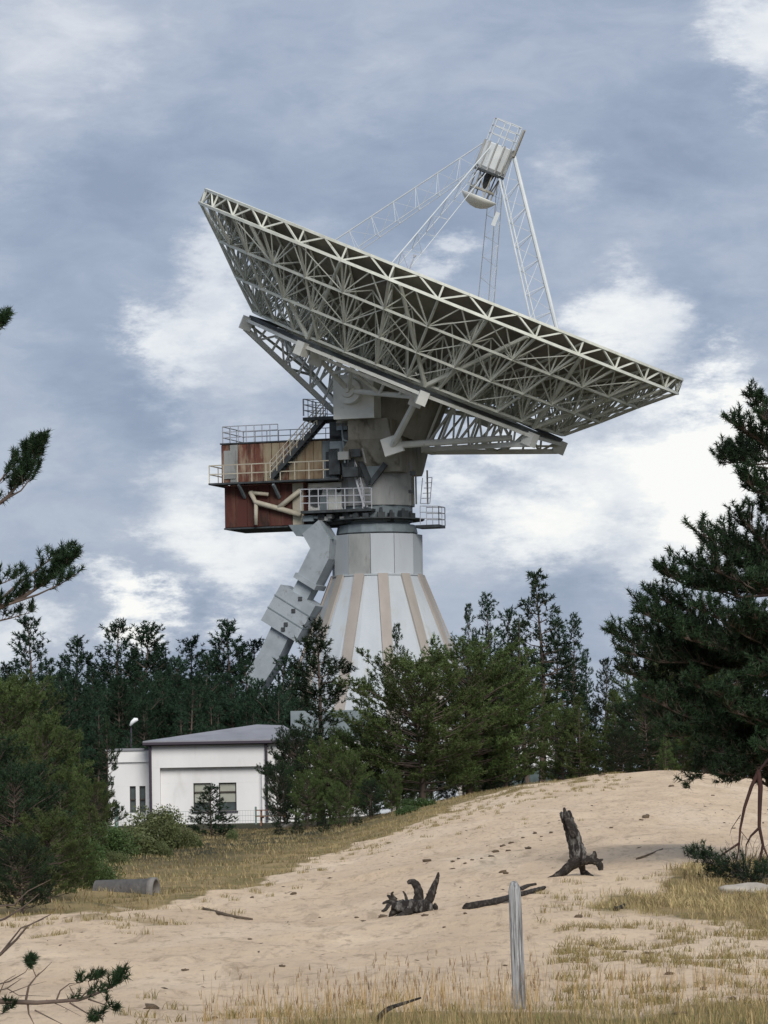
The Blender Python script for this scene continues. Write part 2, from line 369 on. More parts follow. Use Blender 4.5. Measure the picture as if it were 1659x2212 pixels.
# pointing: the rim is seen exactly edge on, so the rim plane holds the eye
RIM = PX(959, 616, D_T - 1.0)
vdir = (RIM - EYE).normalized()
e1 = PX(443 + 527, 410 + 206.5, 247); 
u_img = (PX(1475, 822, 247) - PX(443, 410, 247)); u_img = (u_img - vdir * u_img.dot(vdir)).normalized()
n_ax = u_img.cross(vdir).normalized()
if n_ax.z < 0: n_ax = -n_ax
w_ax = -vdir                                           # in the rim plane, towards the viewer
hh = Vector((n_ax.x, n_ax.y, 0)).normalized()          # horizontal pointing direction
ee = Vector((hh.y, -hh.x, 0));  ee = ee if ee.y < 0 else -ee   # elevation axis, near end
ZU = Vector((0, 0, 1))
def DP(r, th, a):      # dish point: radius, angle (deg, 0 = along the rim to the right, 90 = towards the viewer), height along the axis
    t = R(th); return RIM + n_ax * a + (u_img * math.cos(t) + w_ax * math.sin(t)) * r
def LP(a, b, z): return Vector((T0.x, T0.y, 0)) + hh * a + ee * b + ZU * z
def LQ(x, y, b):       # point seen at a pixel on the vertical plane b metres towards the viewer from the tower axis
    v = pdir(x, y); p0 = LP(0, b, 0); k = (p0 - EYE).dot(ee) / v.dot(ee); return EYE + v * k

TEL = empty('radio_telescope', T0, 'giant white steel dish radio telescope on a ribbed conical concrete tower', 'telescope')
def tp(mb, name, m, parent=None, smooth=False):
    o = mb.build(name, m, None, smooth, origin=T0); o.location = (0, 0, 0); o.parent = parent or TEL; return o

def build_tower():
    z_ct, z_cb = PX(816, 1158, D_T).z, PX(816, 1245, D_T).z
    rc = 98 / PXM; base_r = rc + (z_cb - ZB) * .412
    N = 24
    def ring(r, z, n=N, off=0): return [Vector((T0.x + r * math.cos(2 * math.pi * k / n + off), T0.y + r * math.sin(2 * math.pi * k / n + off), z)) for k in range(n)]
    tw = tp(MB().loft([ring(base_r, ZB - .3), ring(rc - .02, z_cb), ring(rc - .12, z_cb), ring(rc - .12, z_ct)]), 'tower', 'concrete_white')
    for k in range(12):                                  # raised tan ribs up the cone
        an = R(-90 + 6.6 + 30 * k); c, s = math.cos(an), math.sin(an); rad = Vector((c, s, 0)); tg = Vector((-s, c, 0)); slope = (Vector((0, 0, 1)) * 1 - rad * .412).normalized()
        nrm = rad * 1.0 + ZU * .412; nrm.normalize(); rr = []
        for r, z in ((base_r - .05, ZB - .25), (rc - .02, z_cb)):
            p = Vector((T0.x, T0.y, 0)) + rad * (r * .992) + ZU * z
            rr.append([p - tg * .35 - nrm * .05, p + tg * .35 - nrm * .05, p + tg * .32 + nrm * .13, p - tg * .32 + nrm * .13])
        tp(MB().loft(rr), 'rib', 'concrete_tan', tw)
    for k in range(12):                                  # flat facing panels of the drum
        a0, a1 = R(-90 - 8.4 + 30 * k + .35), R(-90 - 8.4 + 30 * (k + 1) - .35); rr = []
        for z in (z_cb + .03, z_ct):
            rr.append([Vector((T0.x + r * math.cos(a), T0.y + r * math.sin(a), z)) for r, a in ((rc - .13, a0), (rc + .03, a0), (rc + .03, a1), (rc - .13, a1))])
        tp(MB().loft(rr), 'drum_panel', 'concrete_grey' if k == 11 else 'concrete_white', tw)  # single grey panel: a facet's darker shading put into its colour
    tp(MB().loft([ring(rc + .07, z_cb - .07), ring(rc + .07, z_cb + .025)]), 'drum_ledge', 'concrete_white', tw)
    tp(MB().loft([ring(rc - .35, z_ct), ring(rc - .3, z_ct + .12)]), 'slewing_ring', 'dark_machine')
    tp(MB().loft([ring(rc - .28, z_ct + .12, 16), ring(rc - .38, z_ct + .62, 16), ring(rc - .75, z_ct + .66, 16), ring(rc - .75, z_ct + .9, 16)]), 'turntable', 'slate_steel')
    return z_ct, rc
Z_CT, RC = build_tower()

def railing(p, q, h, n, name, m='rail_paint', parent=None, rails=2, w=.05, up=ZU):
    mb = MB(); p, q = Vector(p), Vector(q)
    for i in range(n + 1):
        a = p.lerp(q, i / n); mb.beam(a, a + up * h, w)
    for k in range(rails):
        o = up * (h * (k + 1) / rails); mb.beam(p + o, q + o, w)
    return tp(mb, name, m, parent)

def build_turret():
    z0 = Z_CT + .9; zt = LQ(850, 1000, 0).z; rr = 2.42
    rnd = lambda r, z, n=10, off=R(10): [Vector((T0.x, T0.y, z)) + (hh * math.cos(2 * math.pi * k / n + off) + ee * math.sin(2 * math.pi * k / n + off)) * r for k in range(n)]
    tu = tp(MB().loft([rnd(rr, z0 + .9), rnd(rr, zt)]), 'turret', 'concrete_grey')
    # machine deck under it with drives and gear cases
    tp(MB().loft([rnd(2.25, z0 - .1, 14), rnd(2.25, z0 + .9, 14)]), 'drive_drum', 'slate_steel')
    tp(MB().loft([rnd(3.0, z0 + .02, 16), rnd(3.0, z0 + .10, 16)]), 'machine_deck', 'dark_machine')
    for k in range(11):
        an = R(20 + 16.4 * k + random.uniform(-4, 4)); c = Vector((T0.x, T0.y, z0 + .1)) + (hh * math.cos(an) + ee * math.sin(an)) * 2.62
        hgt = random.uniform(.25, .55); mb = MB(); t1 = hh * -math.sin(an) + ee * math.cos(an); t2 = hh * math.cos(an) + ee * math.sin(an)
        mb.box(c + ZU * hgt * .5, t1 * random.uniform(.15, .28), t2 * .2, ZU * hgt * .5); mb.tube(c + ZU * hgt, c + ZU * (hgt + random.uniform(.1, .3)), .12, .09, 8)
        tp(mb, 'drive_motor', random.choice(['dark_machine', 'slate_steel', 'dark_machine']))
    # conduits and small wall boxes on the turret face
    for x in (868, 874, 899):
        p, q = LQ(x, 1010, 2.5), LQ(x, 1084, 2.5)
        rx = (p - LP(0, 0, p.z)); rx.z = 0; a_ = hh.dot(rx); b_ = math.sqrt(max(.05, 2.46 ** 2 - a_ * a_)); 
        tp(MB().tube(LP(a_, b_ * .985, p.z), LP(a_, b_ * .985, q.z), .06, .06, 6), 'conduit', 'yoke_grey', tu)
    for x, y, s in ((888, 1062, .1), (892, 1022, .12)):
        p = LQ(x, y, 2.3); tp(MB().box(p, hh * s * 1.4, ee * .12, ZU * s), 'junction_box', 'dark_machine', tu)
    # yoke: flares from the turret to the two bearings
    def rect(a0, a1, b0, b1, z): return [LP(a0, b0, z), LP(a1, b0, z), LP(a1, b1, z), LP(a0, b1, z)]
    zy0, zy1, zy2 = LQ(820, 1010, 2).z, LQ(820, 950, 3).z, LQ(820, 905, 4).z
    yk = tp(MB().loft([rect(-2.1, 2.3, -2.3, 2.3, zy0 - .3), rect(-2.1, 2.35, -2.5, 2.5, zy0), rect(-.5, 2.3, -4.0, 3.9, zy1), rect(-.35, 2.2, -4.5, 4.4, zy2)]), 'yoke', 'yoke_grey')
    EC = LQ(757, 845, 4.9)
    for sgn in (1, -1):
        c = Vector(EC) - ee * (0 if sgn > 0 else 9.6)
        p0 = LQ(720, 906, 4.9) - EC; p1 = LQ(806, 806, 4.9) - EC
        ca = (p0 + p1) / 2; ca.z = (p0.z + p1.z) / 2; half_h = (p1 - p0).dot(hh) / 2
        bb = c + hh * (ca.dot(hh)) + ZU * ca.z - ee * (.75 * sgn)
        blk = tp(MB().box(bb, hh * half_h, ee * .72, ZU * (p1.z - p0.z) / 2), 'bearing_block', 'white_paint', yk)
        hb = MB(); o = ee * sgn
        hb.tube(c - o * .05, c + o * .52, .84, .80, 28); hb.tube(c + o * .52, c + o * .66, .46, .42, 20); hb.tube(c + o * .66, c + o * .76, .16, .14, 10)
        tp(hb, 'trunnion', 'white_paint', yk)
    for (xa, ya, xb, yb) in ((745, 915, 800, 1045), (800, 1045, 833, 1002)):    # edge flange of the yoke web
        tp(MB().beam(LQ(xa, ya, 2.7), LQ(xb, yb, 2.7), .22, .3), 'flange', 'dark_machine', yk)
    tp(MB().loft([[LQ(x, y, 2.55) for x, y in ((768, 965), (833, 1000), (800, 1042), (768, 1015))], [LQ(x, y, 2.2) for x, y in ((768, 965), (833, 1000), (800, 1042), (768, 1015))]]), 'web_plate', 'slate_steel', yk)
    # dark machinery hanging between yoke and cabin
    for (x, y, sx, sy, m) in ((748, 935, .7, .6, 'dark_machine'), (770, 930, .5, .45, 'slate_steel'), (752, 968, .8, .7, 'slate_steel'), (765, 1000, .4, .5, 'dark_machine'), (735, 1000, .35, .8, 'dark_machine'), (780, 960, .45, .3, 'concrete_grey')):
        tp(MB().box(LQ(x, y, 1.8), hh * sx, ee * 1.2, ZU * sy), 'gearbox', m)
    for (x, y, sx, sy, m) in ((742, 922, .35, .22, 'slate_steel'), (760, 915, .9, .16, 'yoke_grey'), (756, 945, .28, .35, 'dark_machine'), (772, 975, .3, .35, 'dark_machine'), (745, 985, .35, .25, 'concrete_grey'), (782, 940, .2, .4, 'slate_steel'), (760, 1020, .5, .3, 'dark_machine')):
        tp(MB().box(LQ(x, y, 3.1), hh * sx, ee * .35, ZU * sy), 'gearbox', m)
    for (xa, ya, xb, yb) in ((738, 918, 745, 1000), (762, 925, 750, 1010), (776, 940, 790, 1000), (740, 950, 790, 965)):
        tp(MB().tube(LQ(xa, ya, 3.5), LQ(xb, yb, 3.3), .06, .06, 6), 'pipe', random.choice(['slate_steel', 'concrete_grey', 'dark_machine']))
    tp(MB().path([LQ(795, 922, 3.0), LQ(785, 935, 3.0), LQ(772, 965, 2.9), LQ(768, 985, 2.8)], [.2, .2, .2, .12], 8), 'cable_hose', 'dark_machine')
    tp(MB().box(LQ(796, 921, 3.1), hh * .32, ee * .2, ZU * .13), 'hose_bracket', 'white_paint')
    return EC
EC = build_turret()

def build_cabin():
    def P(x, y, b): return LQ(x, y, b)
    # upper and lower cabin volumes, long axis away from the dish
    a0 = (P(478, 1000, 2.1) - LP(0, 2.1, 0)).dot(hh); a1 = (P(732, 1000, 2.1) - LP(0, 2.1, 0)).dot(hh); al1 = (P(655, 1000, 2.1) - LP(0, 2.1, 0)).dot(hh)
    zt, zm, zb = P(600, 955, 2.1).z, P(600, 1042, 2.1).z, P(600, 1136, 2.1).z
    def boxab(aa, ab, ba, bb, za, zc): return MB().box(LP((aa + ab) / 2, (ba + bb) / 2, (za + zc) / 2), hh * (ab - aa) / 2, ee * (bb - ba) / 2, ZU * (zc - za) / 2)
    cab = tp(boxab(a0, a1, -2.0, 2.0, zm + .06, zt), 'equipment_cabin', 'cabin_rust')
    low = tp(boxab(a0 + .12, al1, -2.0, 1.9, zb, zm - .06), 'lower_cabin', 'cabin_rust_dark')
    tp(boxab(a0 - .08, a1 + .05, -2.1, 2.1, zt + .003, zt + .09), 'cabin_roof', 'dark_machine', cab)
    tp(boxab(a0 + .06, al1 + .06, -2.04, 1.95, zb - .1, zb - .003), 'cabin_sill', 'dark_machine', low)
    n = 14
    wall = []
    for i in range(n):                                      # upright wall sheets of the upper cabin
        s0 = a0 + (a1 - a0) * i / n + .02; s1 = a0 + (a1 - a0) * (i + 1) / n - .02
        m = 'concrete_grey' if i in (1,) else ('cabin_ochre' if i in (5, 6, 8, 9, 10, 11) else ('slate_steel' if i > 11 else 'cabin_rust'))
        wall.append(tp(boxab(s0, s1, 2.003, 2.05 + .02 * (i % 2), zm + .1, zt - .05), 'wall_sheet', m, cab))
    for i in range(7):
        s0 = a0 + .15 + (al1 - a0 - .2) * i / 7; s1 = a0 + .15 + (al1 - a0 - .2) * (i + 1) / 7 - .04
        tp(boxab(s0, s1, 1.903, 1.94 + .02 * (i % 2), zb + .04, zm - .1), 'wall_sheet', 'cabin_rust_dark' if i < 6 else 'cream_paint', low)
    for i in range(5):                                      # end wall sheets
        b0 = -1.95 + 3.9 * i / 5; tp(boxab(a0 - .05, a0 - .003, b0 + .02, b0 + .76, zm + .1, zt - .05), 'wall_sheet', 'cabin_rust', cab)
    tp(boxab(a1 - .86, a1 - .12, 2.075, 2.1, zm + .25, zt - .75), 'cabin_door', 'dark_machine', cab)
    tp(boxab(a0 + .18, a0 + .95, 2.08, 2.14, zm + .35, zt - .4), 'cabinet_door', 'concrete_grey', cab)
    # walkway round the cabin
    tp(boxab(a0 - .55, a1 + .25, 2.12, 3.0, zm - .06, zm + .05), 'walkway', 'dark_machine')
    tp(boxab(a0 - .55, a0 - .06, -2.0, 2.115, zm - .06, zm + .05), 'walkway', 'dark_machine')
    railing(LP(a0 - .5, 2.95, zm + .05), LP(a1 + .2, 2.95, zm + .05), 1.1, 9, 'railing', 'cream_paint', None, 2, .065)
    railing(LP(a0 - .5, -1.9, zm + .05), LP(a0 - .5, 2.95, zm + .05), 1.1, 3, 'railing', 'cream_paint', None, 2, .06)
    railing(LP(a1 + .2, 2.95, zm + .05), LP(a1 + .2, 2.2, zm + .05), 1.1, 1, 'railing', 'cream_paint', None, 2, .065)
    # roof guard rail
    ar = (P(600, 955, 2.0) - LP(0, 2.0, 0)).dot(hh)
    railing(LP(a0 + .05, 1.95, zt + .09), LP(ar, 1.95, zt + .09), 1.05, 7, 'roof_railing', 'rail_paint', cab, 3, .05)
    railing(LP(a0 + .05, -1.95, zt + .09), LP(a1 - 1.4, -1.95, zt + .09), 1.05, 8, 'roof_railing', 'rail_paint', cab, 3, .05)
    railing(LP(a0 + .05, -1.9, zt + .09), LP(a0 + .05, 1.9, zt + .09), 1.05, 3, 'roof_railing', 'rail_paint', cab, 3, .05)
    # stair from the walkway up to the landing
    p, q = P(588, 1034, 2.75), P(703, 903, 2.75)
    st = MB()
    for b in (-.33, .33): st.beam(p + ee * b, q + ee * b, .07, .30, ZU)
    st_o = tp(st, 'stair', 'dark_machine')
    ns = 16
    for i in range(ns):
        c = p.lerp(q, (i + .5) / ns); tp(MB().box(c, hh * .13, ee * .29, ZU * .025), 'step', 'dark_machine', st_o)
    for b in (-.36, .36):
        hr = MB(); up = ZU * 1.05
        for i in range(9): c = p.lerp(q, i / 8) + ee * b; hr.beam(c, c + up, .05)
        for f in (.33, .66, 1): hr.beam(p + ee * b + up * f, q + ee * b + up * f, .05)
        tp(hr, 'handrail', 'cream_paint' if b > 0 else 'rail_paint', st_o)
    # upper landing
    l0, l1 = P(655, 902, 3.1), P(742, 905, 3.1)
    tp(MB().box((l0 + l1) / 2 - ee * 1.2, hh * (l1 - l0).dot(hh) / 2, ee * 1.3, ZU * .10), 'landing', 'dark_machine')
    railing(l0 + ZU * .1 + hh * .05, l0 + ZU * .1 - ee * 2.4 + hh * .05, 1.05, 3, 'railing', 'rail_paint', None, 3, .05)
    railing(l0 + ZU * .1 - ee * 2.4, l1 + ZU * .1 - ee * 2.4, 1.05, 4, 'railing', 'rail_paint', None, 3, .05)
    railing(l0 + ZU * .1, l0.lerp(l1, .5) + ZU * .1, 1.05, 2, 'railing', 'rail_paint', None, 3, .05)
    # lower service deck beside the turret
    sd0, sd1 = P(650, 1105, 2.9), P(803, 1102, 2.9)
    mid = (sd0 + sd1) / 2
    tp(MB().box(mid - ee * .9, hh * (sd1 - sd0).dot(hh) / 2, ee * .95, ZU * .08), 'service_deck', 'dark_machine')
    railing(sd0 + ZU * .08, sd1 + ZU * .08, 1.3, 8, 'railing', 'rail_paint', None, 3, .06)
    wl = tp(boxab(al1 + .06, -.6, -1.6, 1.45, zb + .6, zm - .1), 'machine_room', 'white_paint')
    tp(MB().tube(P(688, 1075, 1.45), P(688, 1075, 1.5), .62, .62, 20), 'hatch', 'dark_machine', wl)
    tp(MB().tube(P(731, 1058, 1.45), P(731, 1058, 1.51), .17, .17, 14), 'porthole', 'dark_machine', wl)
    for x in (700, 752): tp(MB().box(P(x, 1086, 1.5), hh * .25, ee * .05, ZU * .45), 'switch_box', 'slate_steel', wl)
    # inclined ladder from deck to upper walkway
    lp, lq = P(790, 1095, 2.6), P(757, 985, 2.6); ld = MB()
    for b in (-.3, .3):
        ld.beam(lp + ee * b, lq + ee * b, .06, .12); ld.beam(lp + ee * b + ZU * 1.0 , lq + ee * b + ZU * .95, .05)
        for i in range(6): c = lp.lerp(lq, i / 5) + ee * b; ld.beam(c, c + ZU * .98, .04)
    lo_ = tp(ld, 'ladder', 'rail_paint')
    for i in range(13):
        c = lp.lerp(lq, (i + .5) / 13); tp(MB().beam(c - ee * .28, c + ee * .28, .05), 'rung', 'rail_paint', lo_)
    # cream struts under the walkway
    for pts, r in ([((541, 1062), (552, 1085), (650, 1112)), .17], [((598, 1100), (650, 1058)), .16], [((540, 1064), (580, 1068)), .12], [((553, 1085), (553, 1134)), .13]):
        tp(MB().path([P(x, y, 2.25) for x, y in pts], [r] * len(pts), 8), 'brace', 'cream_paint', None, True)
    for x in (515, 590): tp(MB().beam(P(x, 1046, 2.9), P(x + 14, 1075, 2.0), .14, .18), 'bracket', 'slate_steel')
    # dark beams under the cabin floor carrying it to the turntable
    for b in (-1.4, .2, 1.5): tp(boxab(al1 - 1.0, 1.6, b - .16, b + .16, Z_CT + .72, Z_CT + 1.0), 'girder', 'dark_machine')
    for i in range(10):
        x = random.uniform(660, 800); tp(MB().box(P(x, random.uniform(1112, 1128), 2.0), hh * random.uniform(.12, .4), ee * .5, ZU * random.uniform(.06, .2)), 'equipment_case', random.choice(['dark_machine', 'slate_steel', 'concrete_grey']))
    # small outrigger platform on the far side with cage rail
    r0, r1 = P(905, 1138, .4), P(955, 1138, .4); c = (r0 + r1) / 2
    tp(MB().box(c, hh * (r1 - r0).dot(hh) / 2, ee * .7, ZU * .09), 'outrigger_platform', 'dark_machine')
    for b in (-.65, .65): railing(r0 + ee * b + ZU * .09 + hh * .3, r1 + ee * b + ZU * .09, 1.15, 3, 'railing', 'rail_paint', None, 3, .05)
    railing(r1 - ee * .65 + ZU * .09, r1 + ee * .65 + ZU * .09, 1.15, 2, 'railing', 'rail_paint', None, 3, .05)
    g0, g1 = P(908, 1088, .3), P(921, 1032, .3)
    cg = MB()
    for dx in (0, .62): cg.beam(g0 + hh * dx, g1 + hh * (dx - .25), .05)
    for i in range(6): a = g0.lerp(g1, i / 5); cg.beam(a, a + hh * (.62 - .05 * i), .04)
    tp(cg, 'ladder_cage', 'rail_paint')
build_cabin()

def build_duct():
    b = 2.3
    def sect(x, y, dx, dy, w, dep=.85):   # ring across a duct running in direction (dx,dy) on the picture plane
        c = LQ(x, y, b); d = (LQ(x + dx, y + dy, b) - c).normalized(); s = d.cross(ee).normalized()
        return [c + s * w + ee * dep, c - s * w + ee * dep, c - s * w - ee * dep, c + s * w - ee * dep]
    du = tp(MB().loft([sect(680, 1140, 30, 40, .68), sect(701, 1176, 16, 40, .70), sect(697, 1202, -14, 50, .70), sect(672, 1252, -28, 50, .68)]), 'cable_duct', 'duct_grey')
    tp(MB().loft([sect(672, 1252, -28, 50, .80, .98), sect(667, 1262, -28, 50, .80, .98)]), 'collar', 'duct_grey', du)
    tp(MB().loft([sect(669, 1258, -28, 50, .56, .6), sect(640, 1312, -28, 50, .56, .6)]), 'neck', 'duct_grey', du)
    bx = tp(MB().loft([sect(655, 1287, -28, 50, 1.32, 1.0), sect(612, 1364, -28, 50, 1.32, 1.0)]), 'duct_housing', 'duct_grey', du)
    for f in (.28, .62):
        x, y = 655 + (612 - 655) * f, 1287 + (1364 - 1287) * f
        tp(MB().loft([sect(x, y, -28, 50, 1.35, 1.03), sect(x - 1.2, y + 2.1, -28, 50, 1.35, 1.03)]), 'seam', 'slate_steel', du)
    for f, s in ((.08, 0), (.42, -.05), (.8, .05), (.94, .1)):
        x, y = 655 + (612 - 655) * f, 1287 + (1364 - 1287) * f; p = LQ(x - 3, y, b + 1.02)
        tp(MB().box(p, hh * .12, ee * .05, ZU * .12), 'hatch', 'dark_machine', du)
    tp(MB().loft([sect(620, 1350, -30, 45, .66, .7), sect(585, 1425, -30, 46, .66, .7), sect(548, 1482, -30, 46, .66, .7)]), 'lower_chute', 'duct_grey', du)
    p = LQ(560, 1460, b); tp(MB().tube(p, Vector((p.x, p.y, ZB)), .25, .25, 10), 'support_leg', 'duct_grey', du)
    tp(MB().loft([[LQ(x, y, bb) for x, y in ((623, 1134), (700, 1132), (722, 1165), (640, 1158))] for bb in (2.9, 1.4)]), 'hood', 'slate_steel', du)
build_duct()

F_DEP = 5.6
def surf(r): return -F_DEP + F_DEP * (r / 16.0) ** 2
def build_dish():
    # rim truss is the part; panels, ribs and rings hang on it
    NB, NT = 32, 64
    mb = MB(); TOPR = 16.0
    for k in range(NT):
        t0, t1 = 360 * k / NT, 360 * (k + 1) / NT
        mb.beam(DP(16, t0, .03), DP(16, t1, .03), .16, .16); mb.beam(DP(16.05, t0, -.87), DP(16.05, t1, -.87), .17, .17)
        if k % 2 == 0:
            mb.beam(DP(16, t1, 0), DP(16.05, t0, -.87), .10); mb.beam(DP(16, t1, 0), DP(16.05, 360 * (k + 2) / NT, -.87), .10)
            mb.beam(DP(16, t0, 0), DP(16.05, t0, -.87), .11)
    refl = tp(mb, 'reflector', 'steel_paint')
    # curved reflector sheet, one petal per sector
    NP = 32
    rad = [1.6, 4, 6.5, 9, 11.5, 13.8, 16.0]
    for k in range(NP):
        p = MB(); rings = []
        sub = 2
        for r in rad:
            row = []
            for j in range(sub + 1):
                th = 360 * (k + .012 + (1 - .024) * j / sub) / NP; row.append((r, th))
            rings.append(row)
        top = [DP(r, th, surf(r)) for row in rings for r, th in row]; bot = [DP(r, th, surf(r) - .05) for row in rings for r, th in row]
        n = sub + 1; fs = []; o = len(top)
        for i in range(len(rad) - 1):
            for j in range(sub):
                a = i * n + j; fs += [(a, a + 1, a + n + 1, a + n), (o + a, o + a + n, o + a + n + 1, o + a + 1)]
        for i in range(len(rad) - 1):
            a, b2 = i * n, (i + 1) * n; fs += [(a, b2, b2 + o, a + o), (a + sub, a + sub + o, b2 + sub + o, b2 + sub)]
        fs += [tuple([len(rad) * n - n + j for j in range(n)] + [o + len(rad) * n - n + j for j in range(n - 1, -1, -1)])]
        p.add(top + bot, fs); tp(p, 'panel', 'panel_back', refl)
    # bottom layer rings of the space frame
    BR = [(16.05, -.87), (14.1, -2.6), (12.3, -4.3), (10.5, -5.9), (7.6, -6.15), (4.6, -6.35)]
    for r, a in BR[1:]:
        mb = MB(); NBK = 32
        for k in range(NBK): mb.beam(DP(r, 360 * k / NBK, a), DP(r, 360 * (k + 1) / NBK, a), .15 if r > 10 else .12)
        tp(mb, 'ring_truss', 'steel_paint', refl)
    # radial ribs: bottom chord, top chord and a fan of struts from every bottom node
    for k in range(32):
        th = 11.25 * k; mb = MB()
        for (r0, a0), (r1, a1) in zip(BR, BR[1:]): mb.beam(DP(r0, th, a0), DP(r1, th, a1), .13)
        rs = [16, 13.5, 11, 8.5, 6, 3.5]
        for r0, r1 in zip(rs, rs[1:]): mb.beam(DP(r0, th, surf(r0) - .12), DP(r1, th, surf(r1) - .12), .11)
        mb.beam(DP(4.6, th, -6.35), DP(3.5, th, surf(3.5) - .1), .1)
        for (r, a) in BR[1:]:
            p = DP(r, th, a)
            for dr, dth in ((0, 0), (1.5, 0), (-1.5, 0), (.7, 5.6), (.7, -5.6), (-.9, 5.6), (-.9, -5.6)):
                rr = min(15.9, max(2.5, r + dr)); q = DP(rr, th + dth, surf(rr) - .06)
                if (q - p).length > .3: mb.beam(p, q, .072 if dth or dr else .09)
        # diagonal bracing of the sloping underside
        for (r0, a0), (r1, a1) in zip(BR[:4], BR[1:5]):
            if k % 2: mb.beam(DP(r0, th, a0), DP(r1, th + 11.25, a1), .06)
            else: mb.beam(DP(r1, th, a1), DP(r0, th + 11.25, a0), .06)
        tp(mb, 'radial_truss', 'steel_paint', refl)
    # a few heavy diagonal tubes in the mid layer
    for th0, th1 in ((83.5, 68), (83.5, 99), (38, 24), (38, 53), (128, 114), (128, 143)):
        tp(MB().tube(DP(10.5, th0, -6.0), DP(15.2, th1, -.95), .15, .12, 8), 'diagonal_tube', 'steel_paint', refl)
    # weather mast on the rim
    tp(MB().tube(DP(16, 98, 0), DP(16, 98, .9), .04, .03, 6).tube(DP(16, 98, .9), DP(16, 98, 1.02), .1, .1, 8), 'mast', 'rail_paint', refl)
    # central hub drum
    tp(MB().loft([[DP(r, 360 * k / 20, a) for k in range(20)] for r, a in ((3.0, -9.6), (3.0, -6.2), (2.4, -5.75))]), 'hub_drum', 'yoke_grey', refl)

    # ---- octagonal tipping frame below the reflector
    TH = [38.0 + 45 * k for k in range(8)]
    mb = MB()
    for k in range(8):
        a, b = TH[k], TH[(k + 1) % 8]
        mb.beam(DP(10.7, a, -6.55), DP(10.7, b, -6.55), .18, .20, n_ax)
    fr = tp(mb, 'tipping_frame', 'white_paint')
    for k in range(8):
        a, b = TH[k], TH[(k + 1) % 8]
        tp(MB().beam(DP(10.55, a, -6.30), DP(10.55, b, -6.30), .14, .22, n_ax), 'bearer_rail', 'dark_machine', fr)
        g = MB(); th = TH[k]; c = DP(10.6, th, -6.75); rd = (DP(11, th, 0) - DP(10, th, 0)).normalized(); tg = rd.cross(n_ax)
        g.box(c, rd * .36, tg * .30, n_ax * .42); tp(g, 'gusset', 'white_paint', fr)
        # leg truss
        if k in (1, 2, 5, 6): continue
        lg = MB(); lo0, lo1 = DP(10.6, th, -7.05), DP(3.3, th, -9.95); up0, up1 = DP(10.3, th, -6.55), DP(3.3, th, -6.7)
        lg.beam(lo0, lo1, .30, .30); lg.beam(up0, up1, .24, .24); nn = 7
        for i in range(nn):
            f0, f1 = i / nn, (i + 1) / nn; l0, l1 = lo0.lerp(lo1, f0), lo0.lerp(lo1, f1); u0, u1 = up0.lerp(up1, f0), up0.lerp(up1, f1)
            lg.beam(l1, u1, .13); lg.beam(l0 if i % 2 else u0, u1 if i % 2 else l1, .13)
        tp(lg, 'leg_truss', 'white_paint', fr)
        b2 = TH[(k + 1) % 8]
        if k not in (3, 7): continue
        tp(MB().beam(DP(3.3, th, -9.95), DP(3.3, b2, -9.95), .3, .34).beam(DP(7, th, -8.4), DP(7, b2, -8.4), .14).beam(DP(7, th, -8.4), DP(10.6, b2, -6.7), .12).beam(DP(7, b2, -8.4), DP(10.6, th, -6.7), .12), 'lower_brace', 'steel_paint', fr)
    # bearing trusses, near and far
    for sgn in (1, -1):
        C = EC if sgn > 0 else EC - ee * 9.6
        off = 0 if sgn > 0 else 180
        gA, gB = DP(9.0, 83.5 + off, -6.85), DP(9.0, 128.5 + off, -6.85)
        C = C + ee * sgn * .3; bt = MB(); bt.tube(C, gA, .17, .15, 8); bt.tube(C, gB, .17, .15, 8); bt.beam(gA, gB, .20, .20)
        m1, m2 = gA.lerp(gB, .33), gA.lerp(gB, .66)
        bt.tube(C, m2, .13, .13, 8); bt.tube(C.lerp(gA, .45), m1, .11, .11, 6); bt.tube(C.lerp(gA, .45), m2, .11, .11, 6); bt.tube(C.lerp(gA, .72), gA.lerp(gB, .15), .10, .10, 6); bt.tube(C.lerp(gB, .5), m2, .11, .11, 6)
        tp(bt, 'bearing_truss', 'white_paint', fr)
        for g in (gA, gB): tp(MB().box(g - n_ax * .15, u_img * .40, w_ax * .15, n_ax * .46), 'gusset', 'white_paint', fr)
    # near lower node plate with its two tubes
    nd = LQ(848, 962, 4.2)
    tp(MB().box(nd, (hh * .9 + ZU * .25) * .66, ee * .16, (ZU * .62 - hh * .18) * .85), 'node_plate', 'white_paint', fr)
    tp(MB().tube(nd, DP(9.0, 83.5, -7.0), .22, .20, 8), 'strut', 'white_paint', fr)
    tp(MB().tube(nd, DP(9.3, 38, -7.1), .22, .18, 8), 'strut', 'white_paint', fr)

    # ---- feed support
    lt = []
    body = [[DP(r, 360 * k / 12 + 10, a) for k in range(12)] for r, a in ((.78, 7.55), (.95, 7.8), (.95, 9.3), (.9, 9.35))]
    fs = tp(MB().loft(body), 'feed_cabin', 'leg_paint')
    for k in range(12):
        th = 30 * k + 10; tp(MB().beam(DP(.98, th, 7.6), DP(.98, th, 9.4), .09, .09), 'stiffener', 'concrete_grey', fs)
    tp(MB().loft([[DP(r, 360 * k / 16, a) for k in range(16)] for r, a in ((1.02, 7.45), (1.02, 7.58))]), 'flange', 'dark_machine', fs)
    cg = MB()
    for k in range(6):
        th = 60 * k + 20; cg.beam(DP(.95, th, 9.35), DP(.95, th, 10.85), .06)
        for a in (9.9, 10.4, 10.85): cg.beam(DP(.95, th, a), DP(.95, th + 60, a), .05)
    tp(cg, 'cage', 'leg_paint', fs)
    ldr = MB(); p, q = DP(1.15, 20, 9.0), DP(1.15, 20, 10.75)
    for o in (-.28, .28): ldr.beam(p + w_ax * o, q + w_ax * o, .22, .1)
